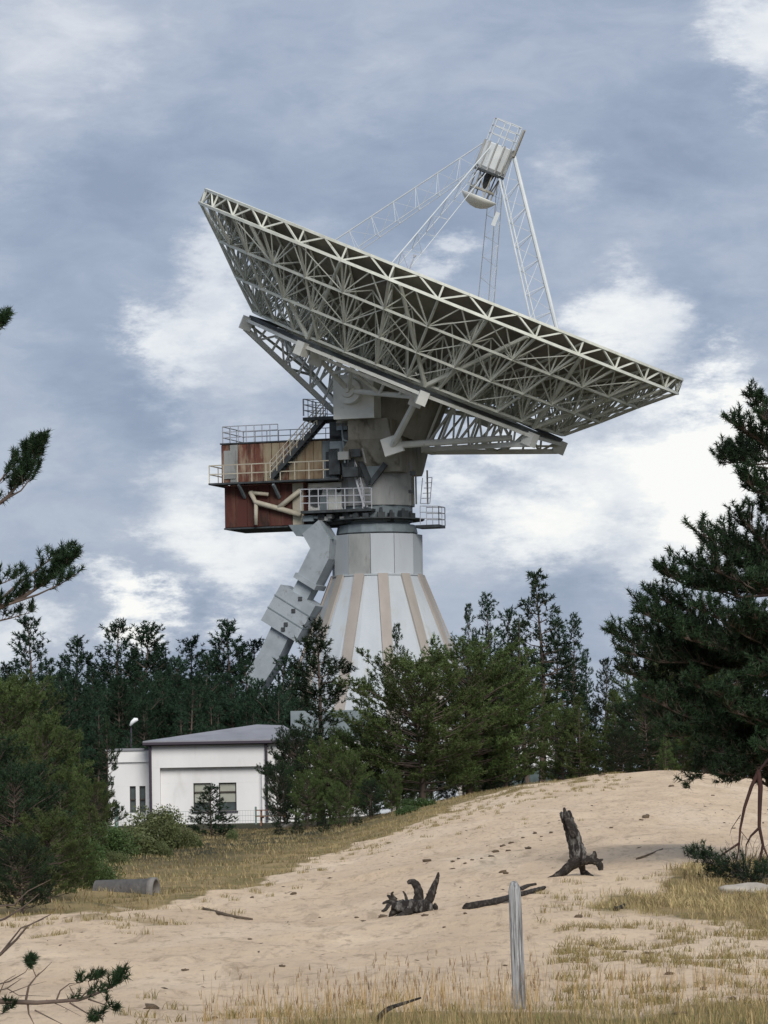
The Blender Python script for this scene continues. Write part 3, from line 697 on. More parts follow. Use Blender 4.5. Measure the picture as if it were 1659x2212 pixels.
    for i in range(7): c = p.lerp(q, i / 6); ldr.beam(c - w_ax * .28, c + w_ax * .28, .16, .1)
    tp(ldr, 'ladder', 'yoke_grey', fs)
    sr = MB(); prof = [(.02, 5.2), (.35, 5.25), (.7, 5.4), (1.0, 5.68), (1.15, 5.88), (1.12, 5.93), (.6, 5.95), (.02, 5.95)]
    sr.loft([[DP(r, 360 * k / 24, a) for k in range(24)] for r, a in prof]); tp(sr, 'subreflector', 'white_paint', None, True)
    sp = MB()
    for k in range(6):
        th = 60 * k + 10; sp.beam(DP(.75, th, 5.9), DP(.8, th, 7.5), .07)
        if k % 2: sp.beam(DP(.75, th, 6.0), DP(.8, th + 60, 7.4), .06)
        sp.beam(DP(.78, th, 6.4), DP(.78, th + 60, 6.4), .12)
    tp(sp, 'subreflector_mount', 'yoke_grey', fs)
    tp(MB().tube(DP(.05, 0, 6.5), DP(.1, 0, 7.5), .12, .34, 10), 'horn', 'dark_machine', fs)
    for k, th in enumerate((24.7, 114.7, 204.7, 294.7)):
        top, foot = DP(1.15, th, 9.1), DP(10.7, th, surf(10.7))
        rt, rf = DP(.8, th, 7.6), DP(9.3, th, surf(9.3)); tt = (DP(1, th + 90, 0) - DP(0, 0, 0)).normalized()
        lg = MB(); big = .13 if k == 0 else (.04 if k < 3 else .025)
        lg.tube(top, foot, big, big, 8)
        tpA, tpB = rt + tt * .25, rt - tt * .25; fA, fB = rf + tt * .45, rf - tt * .45
        lr = .055 if k == 0 else .025; lg.tube(tpA, fA, lr, lr, 6); lg.tube(tpB, fB, lr, lr, 6); nn = 9
        for i in range(nn):
            f0, f1 = i / nn, (i + 1) / nn; c0 = top.lerp(foot, f0); a0, b0 = tpA.lerp(fA, f0), tpB.lerp(fB, f0); a1, b1 = tpA.lerp(fA, f1), tpB.lerp(fB, f1); c1 = top.lerp(foot, f1)
            for x, y in ((c1, a1), (c1, b1), (a1, b1), (c0, a1), (b0, c1)): lg.beam(x, y, .034 if k == 0 else .02)
        tp(lg, 'feed_leg', 'leg_paint', fs)
        if k == 0: tp(MB().box(DP(1.6, th, 5.0), u_img * .13, w_ax * .13, n_ax * .45), 'winch', 'leg_paint', fs)
build_dish()

# ------------------------------------------------------------------ buildings
def build_building():
    d = 205.0; s = d / F_PX
    def Q(x, y, dd=0): return PX(x, y, d + dd)
    bl = Q(322, 1780); zg = bl.z; xl = Q(323, 1700).x; xr = Q(600, 1700).x + 1.2
    ze = Q(450, 1609).z; zband = Q(450, 1657).z
    B = empty('white_building', (xl, d, zg), 'long white rendered building with grey hipped roof behind the small pine', 'building')
    def bx(x0, x1, y0, y1, z0, z1, name, m, par=B):
        o = MB().box(((x0 + x1) / 2, (y0 + y1) / 2, (z0 + z1) / 2), ((x1 - x0) / 2, 0, 0), (0, (y1 - y0) / 2, 0), (0, 0, (z1 - z0) / 2)).build(name, m, None, origin=(xl, d, zg)); o.location = (0, 0, 0); o.parent = par; return o
    wins = [(Q(417, 1700).x, Q(455, 1700).x), (Q(472, 1700).x, Q(510, 1700).x)]; wz0, wz1 = Q(460, 1752).z, Q(460, 1691).z
    yb = d + .34                                      # recessed wall plane
    # recessed wall with window openings, built of strips
    w = bx(xl + .05, xr, yb + .5, yb + 11, zg - .5, ze, 'wall', 'wall_white')
    xs = [xl + .55, wins[0][0], wins[0][1], wins[1][0], wins[1][1], xr]
    bx(xs[0], xr, yb, yb + .497, wz1, zband - .003, 'wall', 'wall_white'); bx(xs[0], xr, yb, yb + .497, zg - .5, wz0, 'wall', 'wall_white')
    for a, b in ((0, 1), (2, 3), (4, 5)): bx(xs[a], xs[b], yb, yb + .497, wz0 + .002, wz1 - .002, 'wall', 'wall_white')
    bx(xl, xr + .02, d, yb + .5, zband, ze, 'parapet_band', 'wall_white')
    bx(xl, xl + .547, d, yb + .5, zg - .5, zband - .003, 'pilaster', 'wall_white'); 
    xp = Q(566, 1700).x; bx(xp, xp + .6, d + .003, yb - .003, zg - .5, zband - .003, 'pilaster', 'wall_white')
    for x0, x1 in wins:
        f = MB(); t = .07
        for a, b in (((x0, wz0), (x1, wz0)), ((x0, wz1), (x1, wz1)), ((x0, (wz0 + wz1) / 2 + .25), (x1, (wz0 + wz1) / 2 + .25)), ((x0, wz0), (x0, wz1)), ((x1, wz0), (x1, wz1))):
            p = Vector((a[0], yb + .12, a[1])); q = Vector((b[0], yb + .12, b[1])); f.beam(p, q, t, t)
        o = f.build('window', 'window_frame', None, origin=(xl, d, zg)); o.location = (0, 0, 0); o.parent = B
        bx(x0, x1, yb + .2, yb + .22, wz0, wz1, 'pane', 'window_glass', o)
        bx(x0 + .06, x1 - .06, yb + .16, yb + .18, wz0 + .45, wz1 - .05, 'blind', 'blind', o)
        bx(x0 - .08, x1 + .08, yb - .08, yb - .003, wz0 - .09, wz0 - .003, 'sill', 'trim_dark', o)
    # hipped roof
    zr = Q(555, 1566).z; zf = .24; rf = MB(); x0, x1, y0, y1 = xl - .3, xr + .3, d - .35, d + 11.5
    ring0 = [Vector((x0, y0, ze + .12)), Vector((x1, y0, ze + .12)), Vector((x1, y1, ze + .12)), Vector((x0, y1, ze + .12))]
    ring1 = [Vector((x0, y0, ze + zf)), Vector((x1, y0, ze + zf)), Vector((x1, y1, ze + zf)), Vector((x0, y1, ze + zf))]
    hx = Q(555, 1566, 5.5).x
    ring2 = [Vector((hx, d + 5.0, zr + .12)), Vector((x1 + .3 - 1.6, d + 5.0, zr + .05)), Vector((x1 - 1.3, d + 6.0, zr + .05)), Vector((hx, d + 6.0, zr + .12))]
    rf.loft([ring0, ring1, ring2]); o = rf.build('roof', 'roof_grey', None, origin=(xl, d, zg)); o.location = (0, 0, 0); o.parent = B
    for a, b, c, e_ in ((x0, x1, y0 - .12, y0 - .003),): bx(a, b, c, e_, ze + .04, ze + .17, 'gutter', 'trim_dark', o)
    bx(x0, x1, y0 + .003, d - .003, ze - .003, ze + .1, 'soffit', 'trim_dark', o)
    for x in (xl + .06, Q(576, 1700).x):
        g = MB().tube((x, d - .12, ze + .05), (x, d - .12, zg), .075, .075, 8).build('downpipe', 'trim_dark', None, origin=(xl, d, zg)); g.location = (0, 0, 0); g.parent = B
    # lower left wing with two narrow windows
    xw = Q(230, 1700).x; zw = Q(290, 1621).z; yw = d + 1.2; zwb = Q(290, 1646).z
    ns = [(Q(277, 1700).x, Q(290, 1700).x), (Q(298, 1700).x, Q(311, 1700).x)]; nz0, nz1 = Q(290, 1756).z, Q(290, 1698).z
    bx(xw, xl - .003, yw + .4, yw + 8, zg - .5, zw, 'wing_wall', 'wall_white'); bx(xw + .02, xl - .003, yw - .12, yw + .397, zwb, zw - .003, 'wing_band', 'wall_white')
    xs = [xw, ns[0][0], ns[0][1], ns[1][0], ns[1][1], xl - .003]
    bx(xs[0], xs[5], yw, yw + .397, nz1, zwb - .003, 'wing_wall', 'wall_white'); bx(xs[0], xs[5], yw, yw + .397, zg - .5, nz0, 'wing_wall', 'wall_white')
    for a, b in ((0, 1), (2, 3), (4, 5)): bx(xs[a], xs[b], yw, yw + .397, nz0 + .002, nz1 - .002, 'wing_wall', 'wall_white')
    for x0, x1 in ns:
        f = MB()
        for a, b in (((x0, nz0), (x1, nz0)), ((x0, nz1), (x1, nz1)), ((x0, (nz0 + nz1) / 2), (x1, (nz0 + nz1) / 2)), ((x0, nz0), (x0, nz1)), ((x1, nz0), (x1, nz1))):
            f.beam(Vector((a[0], yw + .1, a[1])), Vector((b[0], yw + .1, b[1])), .07)
        o = f.build('window', 'window_frame', None, origin=(xl, d, zg)); o.location = (0, 0, 0); o.parent = B; bx(x0, x1, yw + .18, yw + .2, nz0, nz1, 'pane', 'window_glass', o)
    bx(xw - .1, xl - .31, yw - .2, yw + 8.1, zw, zw + .12, 'wing_roof', 'roof_grey')
    # second hall at the foot of the tower, seen between the pines
    for name, xa, xb, ytop, d2, lab, band in (('service_hall', 640, 790, 1598, 222, 'white service hall with dark flat roof glimpsed through the pines below the tower', 1),
                                              ('pump_house', 1105, 1215, 1585, 226, 'white walled outbuilding half hidden behind the tall pine trunks', 0)):
        p0, p1 = PX(xa, 1700, d2), PX(xb, 1700, d2); z0 = gzf(p0.x, d2) - .2; z1 = PX(xa, ytop, d2).z
        Bh = empty(name, (p0.x, d2, z0), lab, 'building'); og = (p0.x, d2, z0)
        def pb(x0, x1, y0, y1, za, zb, nm, m, par=Bh):
            o = MB().box(((x0 + x1) / 2, (y0 + y1) / 2, (za + zb) / 2), ((x1 - x0) / 2, 0, 0), (0, (y1 - y0) / 2, 0), (0, 0, (zb - za) / 2)).build(nm, m, None, origin=og); o.location = (0, 0, 0); o.parent = par; return o
        wl = pb(p0.x, p1.x, d2, d2 + 6, z0, z1, 'wall', 'wall_white')
        zt = PX(xa, 1536, d2).z if band else z1 + .35
        pb(p0.x - .25, p1.x + .25, d2 - .3, d2 + 6.3, z1 + .003, zt if band else z1 + .3, 'roof', 'slate_steel')
        n = 3
        for i in range(n):
            xx = p0.x + (p1.x - p0.x) * (i + .5) / n; f = pb(xx - .5, xx + .5, d2 - .06, d2 - .003, z0 + 1.2, z0 + 2.5, 'window', 'window_frame'); pb(xx - .43, xx + .43, d2 - .075, d2 - .063, z0 + 1.27, z0 + 2.43, 'pane', 'window_glass', f)
build_building()

# ------------------------------------------------------------------ vegetation generators
def unit(v): return v / np.maximum(np.linalg.norm(v, axis=-1, keepdims=True), 1e-9)
def needles(C, Dr, L, Wd, K, ln, spread, rg, tint):
    """tufts: C centres, Dr shoot directions; K needles each along a shoot of length ln"""
    n = len(C)
    if n == 0: return np.zeros((0, 3)), np.zeros(0)
    C = np.repeat(C, K, 0); Dd = np.repeat(unit(Dr), K, 0); T = np.repeat(tint, K)
    t = rg.random((n * K, 1)); base = C + Dd * (t - .35) * ln
    rd = unit(rg.normal(size=(n * K, 3))); dirn = unit(Dd * (1 - spread) + rd * spread + np.array([0, 0, .12]))
    side = unit(np.cross(dirn, rg.normal(size=(n * K, 3))))
    ll = L * rg.uniform(.65, 1.15, (n * K, 1)); tip = base + dirn * ll
    V = np.stack([base - side * Wd / 2, base + side * Wd / 2, tip], 1).reshape(-1, 3)
    T = T * rg.uniform(.85, 1.15, n * K)
    return V, np.repeat(T, 3)
def twigs_on(pts, f0, n, ln, rg, up=.35, planar=False):
    """short shoots along a limb: returns start points, directions, lengths"""
    pts = np.array([tuple(p) for p in pts]); seg = np.linalg.norm(np.diff(pts, axis=0), axis=1); cum = np.concatenate([[0], np.cumsum(seg)]); tot = cum[-1]
    f = f0 + (1 - f0) * np.sqrt(rg.random(n)); f[0] = 1.0; s = f * tot
    P = np.stack([np.interp(s, cum, pts[:, k]) for k in range(3)], -1)
    k = np.clip(np.searchsorted(cum, s) - 1, 0, len(seg) - 1); tg = unit(np.diff(pts, axis=0)[k])
    rd = rg.normal(size=(n, 3)); rd -= (rd * tg).sum(1, keepdims=True) * tg; rd = unit(rd); rd[:, 2] *= .55
    dr = unit(tg * rg.uniform(.35, .9, (n, 1)) + rd * rg.uniform(.5, 1, (n, 1)) + np.array([0, 0, up]))
    return P, dr, ln * (1.15 - .65 * f) * rg.uniform(.6, 1.2, n)
def foliage_from(limbs, rg, per_m, twig_ln, tuft_gap, L, Wd, K, sln, spread, f0=.3, up=.35, dark=(.6, 1.35)):
    Cs, Ds, Ts, tw = [], [], [], []
    for pts in limbs:
        ln = sum((Vector(a) - Vector(b)).length for a, b in zip(pts, pts[1:])); n = max(3, int(ln * per_m))
        P, dr, tl = twigs_on(pts, f0, n, twig_ln, rg, up); tb = rg.uniform(*dark)
        for i in range(n):
            m = max(1, int(tl[i] / tuft_gap)); fr = (np.arange(m) + 1) / m
            bend = np.array([0, 0, 1]) * (fr[:, None] ** 2) * tl[i] * .25
            pos = P[i] + dr[i] * (fr[:, None] * tl[i]) + bend + rg.normal(size=(m, 3)) * tuft_gap * .18
            dd = unit(dr[i] + np.array([0, 0, .5]) * fr[:, None] + rg.normal(size=(m, 3)) * .25)
            Cs.append(pos); Ds.append(dd); Ts.append(np.full(m, tb) * rg.uniform(.75, 1.25, m)); tw.append((P[i], pos[-1]))
    C, Dd, T = np.concatenate(Cs), np.concatenate(Ds), np.concatenate(Ts)
    V, TT = needles(C, Dd, L, Wd, K, sln, spread, rg, T)
    return V, TT, tw
def gen_pine(seed, H, Rr, base=.2, whorls=13, per=5, prof='cone', per_m=5, twig=.7, gap=.2, L=.2, Wd=.03, K=14, sln=.22, lean=0, droop=.1, tuft_spread=.62, skip=0.0, trunk_r=None, up=.35):
    """returns (trunk mesh, crown mesh) of a pine standing at the origin"""
    rg = np.random.default_rng(seed); rnd = random.Random(seed); mb = MB()
    tr = trunk_r or H * .016
    def cx(z): t = z / H; return Vector((lean * t * t * H + .02 * H * math.sin(3 * t + seed), .015 * H * math.sin(4 * t + 2 * seed) * t, z))
    pts = [cx(H * i / 9) for i in range(10)]; mb.path(pts, [tr * (1.25 if i == 0 else 1 - .93 * i / 9) for i in range(10)], 7)
    limbs = []
    for w in range(whorls):
        t = base + (1 - base) * (w + rnd.uniform(-.3, .3)) / whorls; t = min(max(t, .05), .985); tt = min(1.0, max(0.0, (t - base) / (1 - base)))
        if prof == 'cone': ln = Rr * (1 - tt) ** .85 * (.55 + .45 * min(1, tt * 6))
        elif prof == 'round': ln = Rr * math.sqrt(max(.03, 1 - (1.75 * tt - .75) ** 2)) if tt > .43 else Rr * (.62 + .38 * tt / .43)
        else: ln = Rr * (1 - tt ** 2.2) * (.7 + .3 * math.sin(9 * tt + seed))
        ln = max(ln, .16 * Rr)
        a0 = rnd.uniform(0, 6.28)
        for k in range(per):
            if rnd.random() < skip: continue
            an = a0 + 6.283 * k / per + rnd.uniform(-.35, .35); l = ln * rnd.uniform(.65, 1.18)
            el = -droop + (.15 + .75 * tt * tt) + rnd.uniform(-.1, .15)
            p0 = cx(H * t); dr = Vector((math.cos(an), math.sin(an), 0)); lp = [p0]
            for j in range(1, 5):
                f = j / 4; lp.append(p0 + dr * l * f * math.cos(el) + ZU * (l * f * math.sin(el) + .16 * l * f * f) + Vector((rnd.uniform(-1, 1), rnd.uniform(-1, 1), rnd.uniform(-1, 1))) * l * .04)
            limbs.append(lp); r0 = max(.012, tr * .38 * (l / Rr) ** .8); mb.path(lp, [r0, r0 * .8, r0 * .6, r0 * .4, r0 * .2], 4, False)
    limbs.append([cx(H * .86), cx(H)])
    V, T, tw = foliage_from(limbs, rg, per_m, twig, gap, L, Wd, K, sln, tuft_spread, up=up)
    for a, b in tw[::3]:
        a, b = Vector(a), Vector(b); mb.path([a, b], [.008, .004], 3, False)
    me_t = bpy.data.meshes.new('trunk'); me_t.from_pydata(mb.v, [], mb.f); me_t.update(); me_t.polygons.foreach_set('use_smooth', [True] * len(me_t.polygons))
    return me_t, np_mesh('crown', V, 3, T)
def gen_bush(seed, Rx, H, n, leaf, pale=1.0, lobes=9):
    rg = np.random.default_rng(seed); cs = np.stack([rg.uniform(-1, 1, lobes) * Rx * .65, rg.uniform(-1, 1, lobes) * Rx * .5, rg.uniform(.25, .78, lobes) * H], -1); rs = rg.uniform(.28, .55, lobes) * min(Rx, H)
    k = rg.integers(0, lobes, n); rr = rs[k][:, None] * rg.uniform(.45, 1.08, (n, 1)); d = unit(rg.normal(size=(n, 3))); P = cs[k] + d * rr; P[:, 2] = np.abs(P[:, 2])
    a = unit(rg.normal(size=(n, 3)) + d * .3); b = unit(np.cross(a, rg.normal(size=(n, 3)))); l = leaf * rg.uniform(.6, 1.3, (n, 1))
    V = np.stack([P - a * l, P + b * l * .45, P + a * l, P - b * l * .45], 1).reshape(-1, 3); T = np.repeat((rg.uniform(.7, 1.3, lobes)[k]) * rg.uniform(.75, 1.3, n), 4)
    mb = MB()
    for i in range(lobes): c = Vector(cs[i]); mb.path([Vector((rg.uniform(-.1, .1), rg.uniform(-.1, .1), 0)), c * .5 + Vector((0, 0, .1 * H)), c], [.03, .022, .008], 4, False)
    me_t = bpy.data.meshes.new('stem'); me_t.from_pydata(mb.v, [], mb.f); me_t.update()
    return me_t, np_mesh('foliage', V, 4, T)
TOPZ = {}
def top_of(me):
    if me.name not in TOPZ:
        a = np.empty(len(me.vertices) * 3, np.float32); me.vertices.foreach_get('co', a); TOPZ[me.name] = float(np.percentile(a[2::3], 99.97))
    return TOPZ[me.name]
def place(meshes, name, x, d, top, label, group, bark, leafm, rot=None, H0=1.0, cat='tree', parts=('trunk', 'crown'), wscale=1.0, sink=.05, zbase=None):
    p = PX(x, 1700, d); zb = (gzf(p.x, d) if zbase is None else zbase) - sink; Hh = PX(x, top, d).z - zb; s = Hh / top_of(meshes[1])
    o = empty(name, (p.x, d, zb), label, cat, group); o.rotation_euler.z = random.uniform(0, 6.28) if rot is None else rot; o.scale = (s * wscale, s * wscale, s)
    for me, nm, m in zip(meshes, parts, (bark, leafm)):
        key = me.name + '|' + m
        if not me.materials: me.materials.append(M[m]); mm = me
        elif me.materials[0] == M[m]: mm = me
        else: mm = COPIES.get(key) or COPIES.setdefault(key, me.copy()); mm.materials[0] = M[m]
        c = link(nm, mm, None, o); c.location = (0, 0, 0)
    return o
COPIES = {}

def build_trees():
    cone = [gen_pine(11 + i, 10, 2.3 + .25 * i, .08, 19, 6, 'cone', 7.5, .62, .16, .18, .05, 14, .2, skip=.08, up=.12) for i in range(3)]
    spire = [gen_pine(31 + i, 10, 1.55 + .2 * i, .06, 22, 6, 'cone', 8, .48, .16, .18, .05, 14, .2, skip=.12, droop=.2, up=.12) for i in range(2)]
    rag = [gen_pine(51 + i, 9, 1.9 + .2 * i, .10, 19, 5, 'rag', 10, .6, .14, .16, .042, 17, .2, skip=.16, up=.2) for i in range(2)]
    rnd_ = [gen_pine(71 + i, 7, 3.6 - .3 * i, .13, 16, 8, 'round', 8.5, .62, .14, .14, .036, 15, .16, skip=.05, trunk_r=.15, droop=.05, up=.2) for i in range(2)]
    young = [gen_pine(91 + i, 4, 1.25, .04, 13, 7, 'cone', 10, .40, .11, .12, .03, 16, .14, skip=.03) for i in range(2)]
    high = [gen_pine(131 + i, 10, 1.7, .36, 15, 6, 'cone', 8, .5, .16, .18, .05, 14, .2, skip=.14, droop=.15, up=.12) for i in range(2)]
    # forest behind the white building, in staggered rows
    G1 = 'dark forest pines behind the white building'
    tops = [(-40, 1400, 268), (18, 1430, 246), (68, 1334, 262), (108, 1420, 240), (140, 1415, 270), (170, 1378, 258), (205, 1440, 238), (238, 1425, 266), (268, 1343, 256), (318, 1348, 250), (300, 1400, 272), (352, 1390, 264),
            (390, 1415, 240), (425, 1378, 274), (452, 1410, 246), (470, 1400, 268), (507, 1343, 254), (545, 1385, 268), (532, 1420, 238), (575, 1425, 262), (612, 1415, 238), (640, 1430, 240), (655, 1440, 232), (350, 1450, 230), (270, 1470, 228), (430, 1460, 228), (500, 1455, 230), (560, 1465, 226), (150, 1480, 226), (60, 1470, 228), (600, 1480, 222),
            (210, 1510, 222), (310, 1515, 220), (390, 1520, 219), (470, 1525, 220), (545, 1530, 219), (20, 1520, 220), (110, 1530, 219)]
    def wh(x): return 'behind the left grove' if x < 200 else ('above the left wing of the white building' if x < 320 else ('above the low end of the grey roof' if x < 440 else ('above the ridge of the grey roof' if x < 570 else 'around the foot of the slanting duct')))
    for i, (x, t, d) in enumerate(tops):
        big = t < 1400
        lab = ('tall dark pine topping the forest ' if big else 'dark pine filling the forest ') + wh(x)
        place((rag + cone)[i % 5] if big else (cone + spire)[i % 5], 'forest_pine', x, d, t - (6 if big else 0), lab, ('tops of the forest ' if big else 'forest pines ') + wh(x), 'bark', 'needle_far', H0=9.4 if (big and i % 5 < 2) else 10.2, wscale=1.05 if not big else 1.25)
    rg2 = random.Random(5)
    for i in range(34):
        x = -40 + 700 * (i + rg2.random()) / 34; place((rnd_ + cone)[i % 5], 'forest_pine', x, 224 + 18 * rg2.random(), 1448 + 60 * rg2.random() + (30 if x > 560 else 0), 'dark pine filling the forest ' + wh(x), 'forest pines ' + wh(x), 'bark', 'needle_far', H0=7.2 if i % 5 < 2 else 10.2, wscale=1.0)
    # stand to the right of the tower
    for i, (x, t, d, wsc) in enumerate([(1015, 1302, 196, .6), (1065, 1278, 192, .85), (1100, 1312, 199, .8), (1170, 1228, 190, 1.15), (1205, 1325, 197, 1.0), (1242, 1322, 193, .85), (1135, 1325, 186, 1.0), (1035, 1370, 188, .8), (1268, 1400, 198, .7)]):
        place((high if x in (1135, 1170, 1205) else spire + cone)[i % 2 if x in (1135, 1170, 1205) else i % 4], 'slender_pine', x, d, t, {1170: 'tallest slender conifer in the stand right of the tower', 1015: 'thin conifer tip just right of the tower cone', 1065: 'slender pointed conifer beside the tallest one in the stand'}.get(x, 'slender dark conifer with open crown in the stand right of the tower'), 'slender conifers right of the tower', 'bark', 'needle_far' if i % 3 else 'needle_dark', H0=10.2, wscale=wsc)
    for i, (x, t, d) in enumerate([(1310, 1420, 186), (1365, 1395, 192), (1420, 1400, 188), (1480, 1380, 184), (1540, 1360, 190), (1600, 1370, 186), (1660, 1350, 189), (1330, 1490, 176), (1400, 1480, 172), (1460, 1490, 175), (1530, 1470, 173), (1255, 1500, 176), (1600, 1480, 172), (1215, 1520, 178), (1345, 1570, 168), (1440, 1570, 167), (1520, 1560, 168), (1590, 1580, 167), (1650, 1560, 168)]):
        place((cone + rnd_)[i % 5], 'dune_pine', x, d, t, ('mid green pine on the dune crest beside the slender conifers' if x < 1340 else ('mid green pine on the dune crest behind the upright stump' if x < 1500 else 'mid green pine on the dune crest behind the tall dark pine')) if i < 14 else 'low green pine at the very edge of the dune crest', 'pines along the dune crest' if i < 14 else 'low pines at the dune crest edge', 'bark', 'needle_pine' if i % 2 else 'needle_dark', H0=10.2 if i % 5 < 3 else 7.2)
    for i, x in enumerate((1092, 1225)):
        place(spire[i % 2], 'understorey_pine', x, 180 + 2 * i, 1560 - 20 * (i % 2), 'thin young conifer standing below the tall slender conifers', 'young conifers under the slender stand', 'bark', 'needle_far', H0=10.2, wscale=.9)
    # pines standing in front of the tower
    place(rnd_[0], 'spreading_pine', 908, 165, 1400, 'broad rounded pine with thick bare grey trunk in front of the tower', None, 'bark', 'needle_pine', rot=.6, H0=7.2, wscale=1.3)
    place(rnd_[1], 'rounded_pine', 1015, 170, 1368, 'dense rounded green pine close behind the broad pine with the bare trunk', None, 'bark', 'needle_pine', rot=2.2, H0=7.1, wscale=1.25)
    place(rnd_[0], 'rounded_pine', 1095, 173, 1440, 'rounded pine between the dense rounded pine and the slender conifers', None, 'bark', 'needle_pine', rot=4.1, H0=7.2, wscale=1.05)
    place(rnd_[1], 'rounded_pine', 800, 168, 1545, 'low rounded pine left of the broad pine with the bare trunk', None, 'bark', 'needle_pine', rot=1.1, H0=7.1, wscale=1.25)
    place(rag[0], 'ragged_pine', 688, 172, 1335, 'ragged dark pine with open gaps standing against the white tower', None, 'bark', 'needle_dark', rot=.9, H0=9.3, wscale=1.3)
    place(spire[0], 'spire_pine', 860, 180, 1345, 'narrow pointed pine top showing against the tower cone', None, 'bark', 'needle_dark', rot=.3, H0=10.2, wscale=.62)
    place(cone[1], 'roadside_pine', 276, 213, 1578, 'dark pine in front of the street lamp pole', None, 'bark', 'needle_far', rot=1.0, H0=10.2, wscale=1.0)
    place(spire[1], 'spire_pine', 800, 178, 1462, 'short pointed pine top at the foot of the tower cone', None, 'bark', 'needle_dark', rot=1.3, H0=10.2, wscale=.6)
    for i, (x, t, d, w) in enumerate([(640, 1560, 166, .8), (712, 1590, 163, .85), (755, 1620, 161, .8), (605, 1640, 160, .62), (665, 1660, 158, .8), (730, 1690, 157, .8), (800, 1680, 158, .8), (845, 1660, 162, .8), (1000, 1600, 170, .9), (1060, 1610, 172, .9), (870, 1625, 178, .8), (930, 1615, 182, .8), (965, 1640, 176, .7), (905, 1650, 186, .8), (1040, 1640, 180, .8)]):
        place(rnd_[i % 2], 'bushy_pine', x, d, t, 'bushy young pine, %s from the white building along the grass edge' % ('first second third fourth fifth sixth seventh eighth'.split()[[605, 640, 665, 712, 730, 755, 800, 845].index(x)]) if x < 860 else 'shaded bushy pine behind the bare trunk', 'bushy pines right of the white building' if x < 860 else 'bushy pines behind the bare trunk', 'bark', 'needle_pine' if i % 3 else 'needle_dark', H0=7.15, wscale=w)
    # pines and shrubs left of the building
    place(rag[1], 'leaning_pine', 232, 160, 1545, 'ragged pine overlapping the left end of the white building', None, 'bark', 'needle_dark', rot=2.0, H0=9.4, wscale=.62)
    place(young[0], 'small_pine', 457, 150, 1692, 'small dense pine in front of the window of the white building', None, 'bark', 'needle_dark', rot=.4, H0=4.1, wscale=1.7)
    for i, (x, t, d, w, lab) in enumerate([(20, 1440, 150, .95, 'tall green pine farthest from the white building in the left grove'), (95, 1545, 140, .95, 'spreading green pine in the middle of the left grove'), (170, 1590, 150, .8, 'narrower pine of the left grove beside the ragged pine'), (-40, 1480, 130, .9, 'green pine cut by the picture edge in the left grove'), (40, 1620, 122, .9, 'lower green pine at the front of the left grove'), (130, 1650, 115, .85, 'bushy low pine at the front of the left grove'),
                                           (60, 1500, 158, .9, 'dense pine at the back of the left grove'), (-10, 1700, 108, .9, 'shaggy pine before the pine cut by the picture edge'), (205, 1680, 135, .7, 'small pine between the left grove and the white building')]):
        place((rnd_ + cone)[i % 4], 'grove_pine', x, d, t, lab, 'pines of the left grove', 'bark', 'needle_pine' if i != 2 else 'needle_dark', H0=7.2 if i % 4 < 2 else 10.2, wscale=w)
    for i, (x, t, d, w, lab) in enumerate([(190, 1735, 100, 1.25, 'young bright green pine behind the concrete pipe'), (105, 1770, 92, 1.3, 'young bright green pine at the front edge of the left grove'), (25, 1780, 88, 1.3, 'young bright green pine cut by the picture edge'), (150, 1840, 82, 1.5, 'low spreading pine left of the concrete pipe'), (60, 1850, 80, 1.4, 'low spreading pine behind the dry twigs')]):
        place(young[i % 2], 'young_pine', x, d, t, lab, 'young pines left of the dune', 'bark', 'needle_pine', wscale=w)
    for i, (x, t, d, w, lab) in enumerate([(25, 1640, 72, 1.1, 'dense dark green pine reaching down to the sand at the picture edge'), (105, 1745, 68, 1.15, 'dense green pine standing just above the sand left of the pipe'), (-35, 1590, 78, 1.1, 'tallest of the dense green pines at the picture edge'), (165, 1800, 74, 1.0, 'small dense green pine beside the left end of the pipe'), (45, 1800, 62, 1.1, 'low dense green pine behind the bare dry twigs')]):
        place(rnd_[i % 2], 'edge_thicket_pine', x, d, t, lab, 'dense pines above the sand at the left', 'bark', 'needle_pine' if i % 2 else 'needle_dark', wscale=w)
    bush = [gen_bush(5, 1.6, 1.6, 9000, .07, lobes=14), gen_bush(6, 1.5, 1.5, 9000, .065, lobes=15), gen_bush(8, 1.3, 1.0, 4600, .07, lobes=12)]
    for i, (x, t, d, w, pale, lab) in enumerate([(215, 1846, 77, .7, 0, 'small leafy bush hanging over the concrete pipe'), (330, 1738, 122, .95, 1, 'pale green willow bush before the left wing of the building'), (280, 1782, 112, 1.0, 1, 'pale low willow bush beside the concrete pipe'), (385, 1775, 124, 1.0, 1, 'grey green willow bush next to the small dense pine'), (420, 1800, 128, .6, 0, 'low bush at the foot of the small dense pine'), (500, 1790, 140, .6, 1, 'low pale bush right of the small dense pine'), (225, 1770, 108, .9, 0, 'green leafy bush between the left grove and the pale willow'), (165, 1812, 92, .9, 0, 'green leafy bush among the young bright pines'), (70, 1822, 86, .9, 0, 'leafy bush behind the low spreading pines'), (255, 1835, 98, .8, 1, 'pale spreading willow just above the concrete pipe'), (350, 1815, 112, .8, 1, 'low pale willow on the grass bank')]):
        place(bush[i % 3], 'leafy_bush', x, d, t, lab, 'leafy bushes left of the dune', 'bark', 'leaf_pale' if pale else 'leaf_green', H0=1.75 if i % 3 < 2 else 1.25, cat='bush', parts=('stem', 'foliage'), wscale=w)
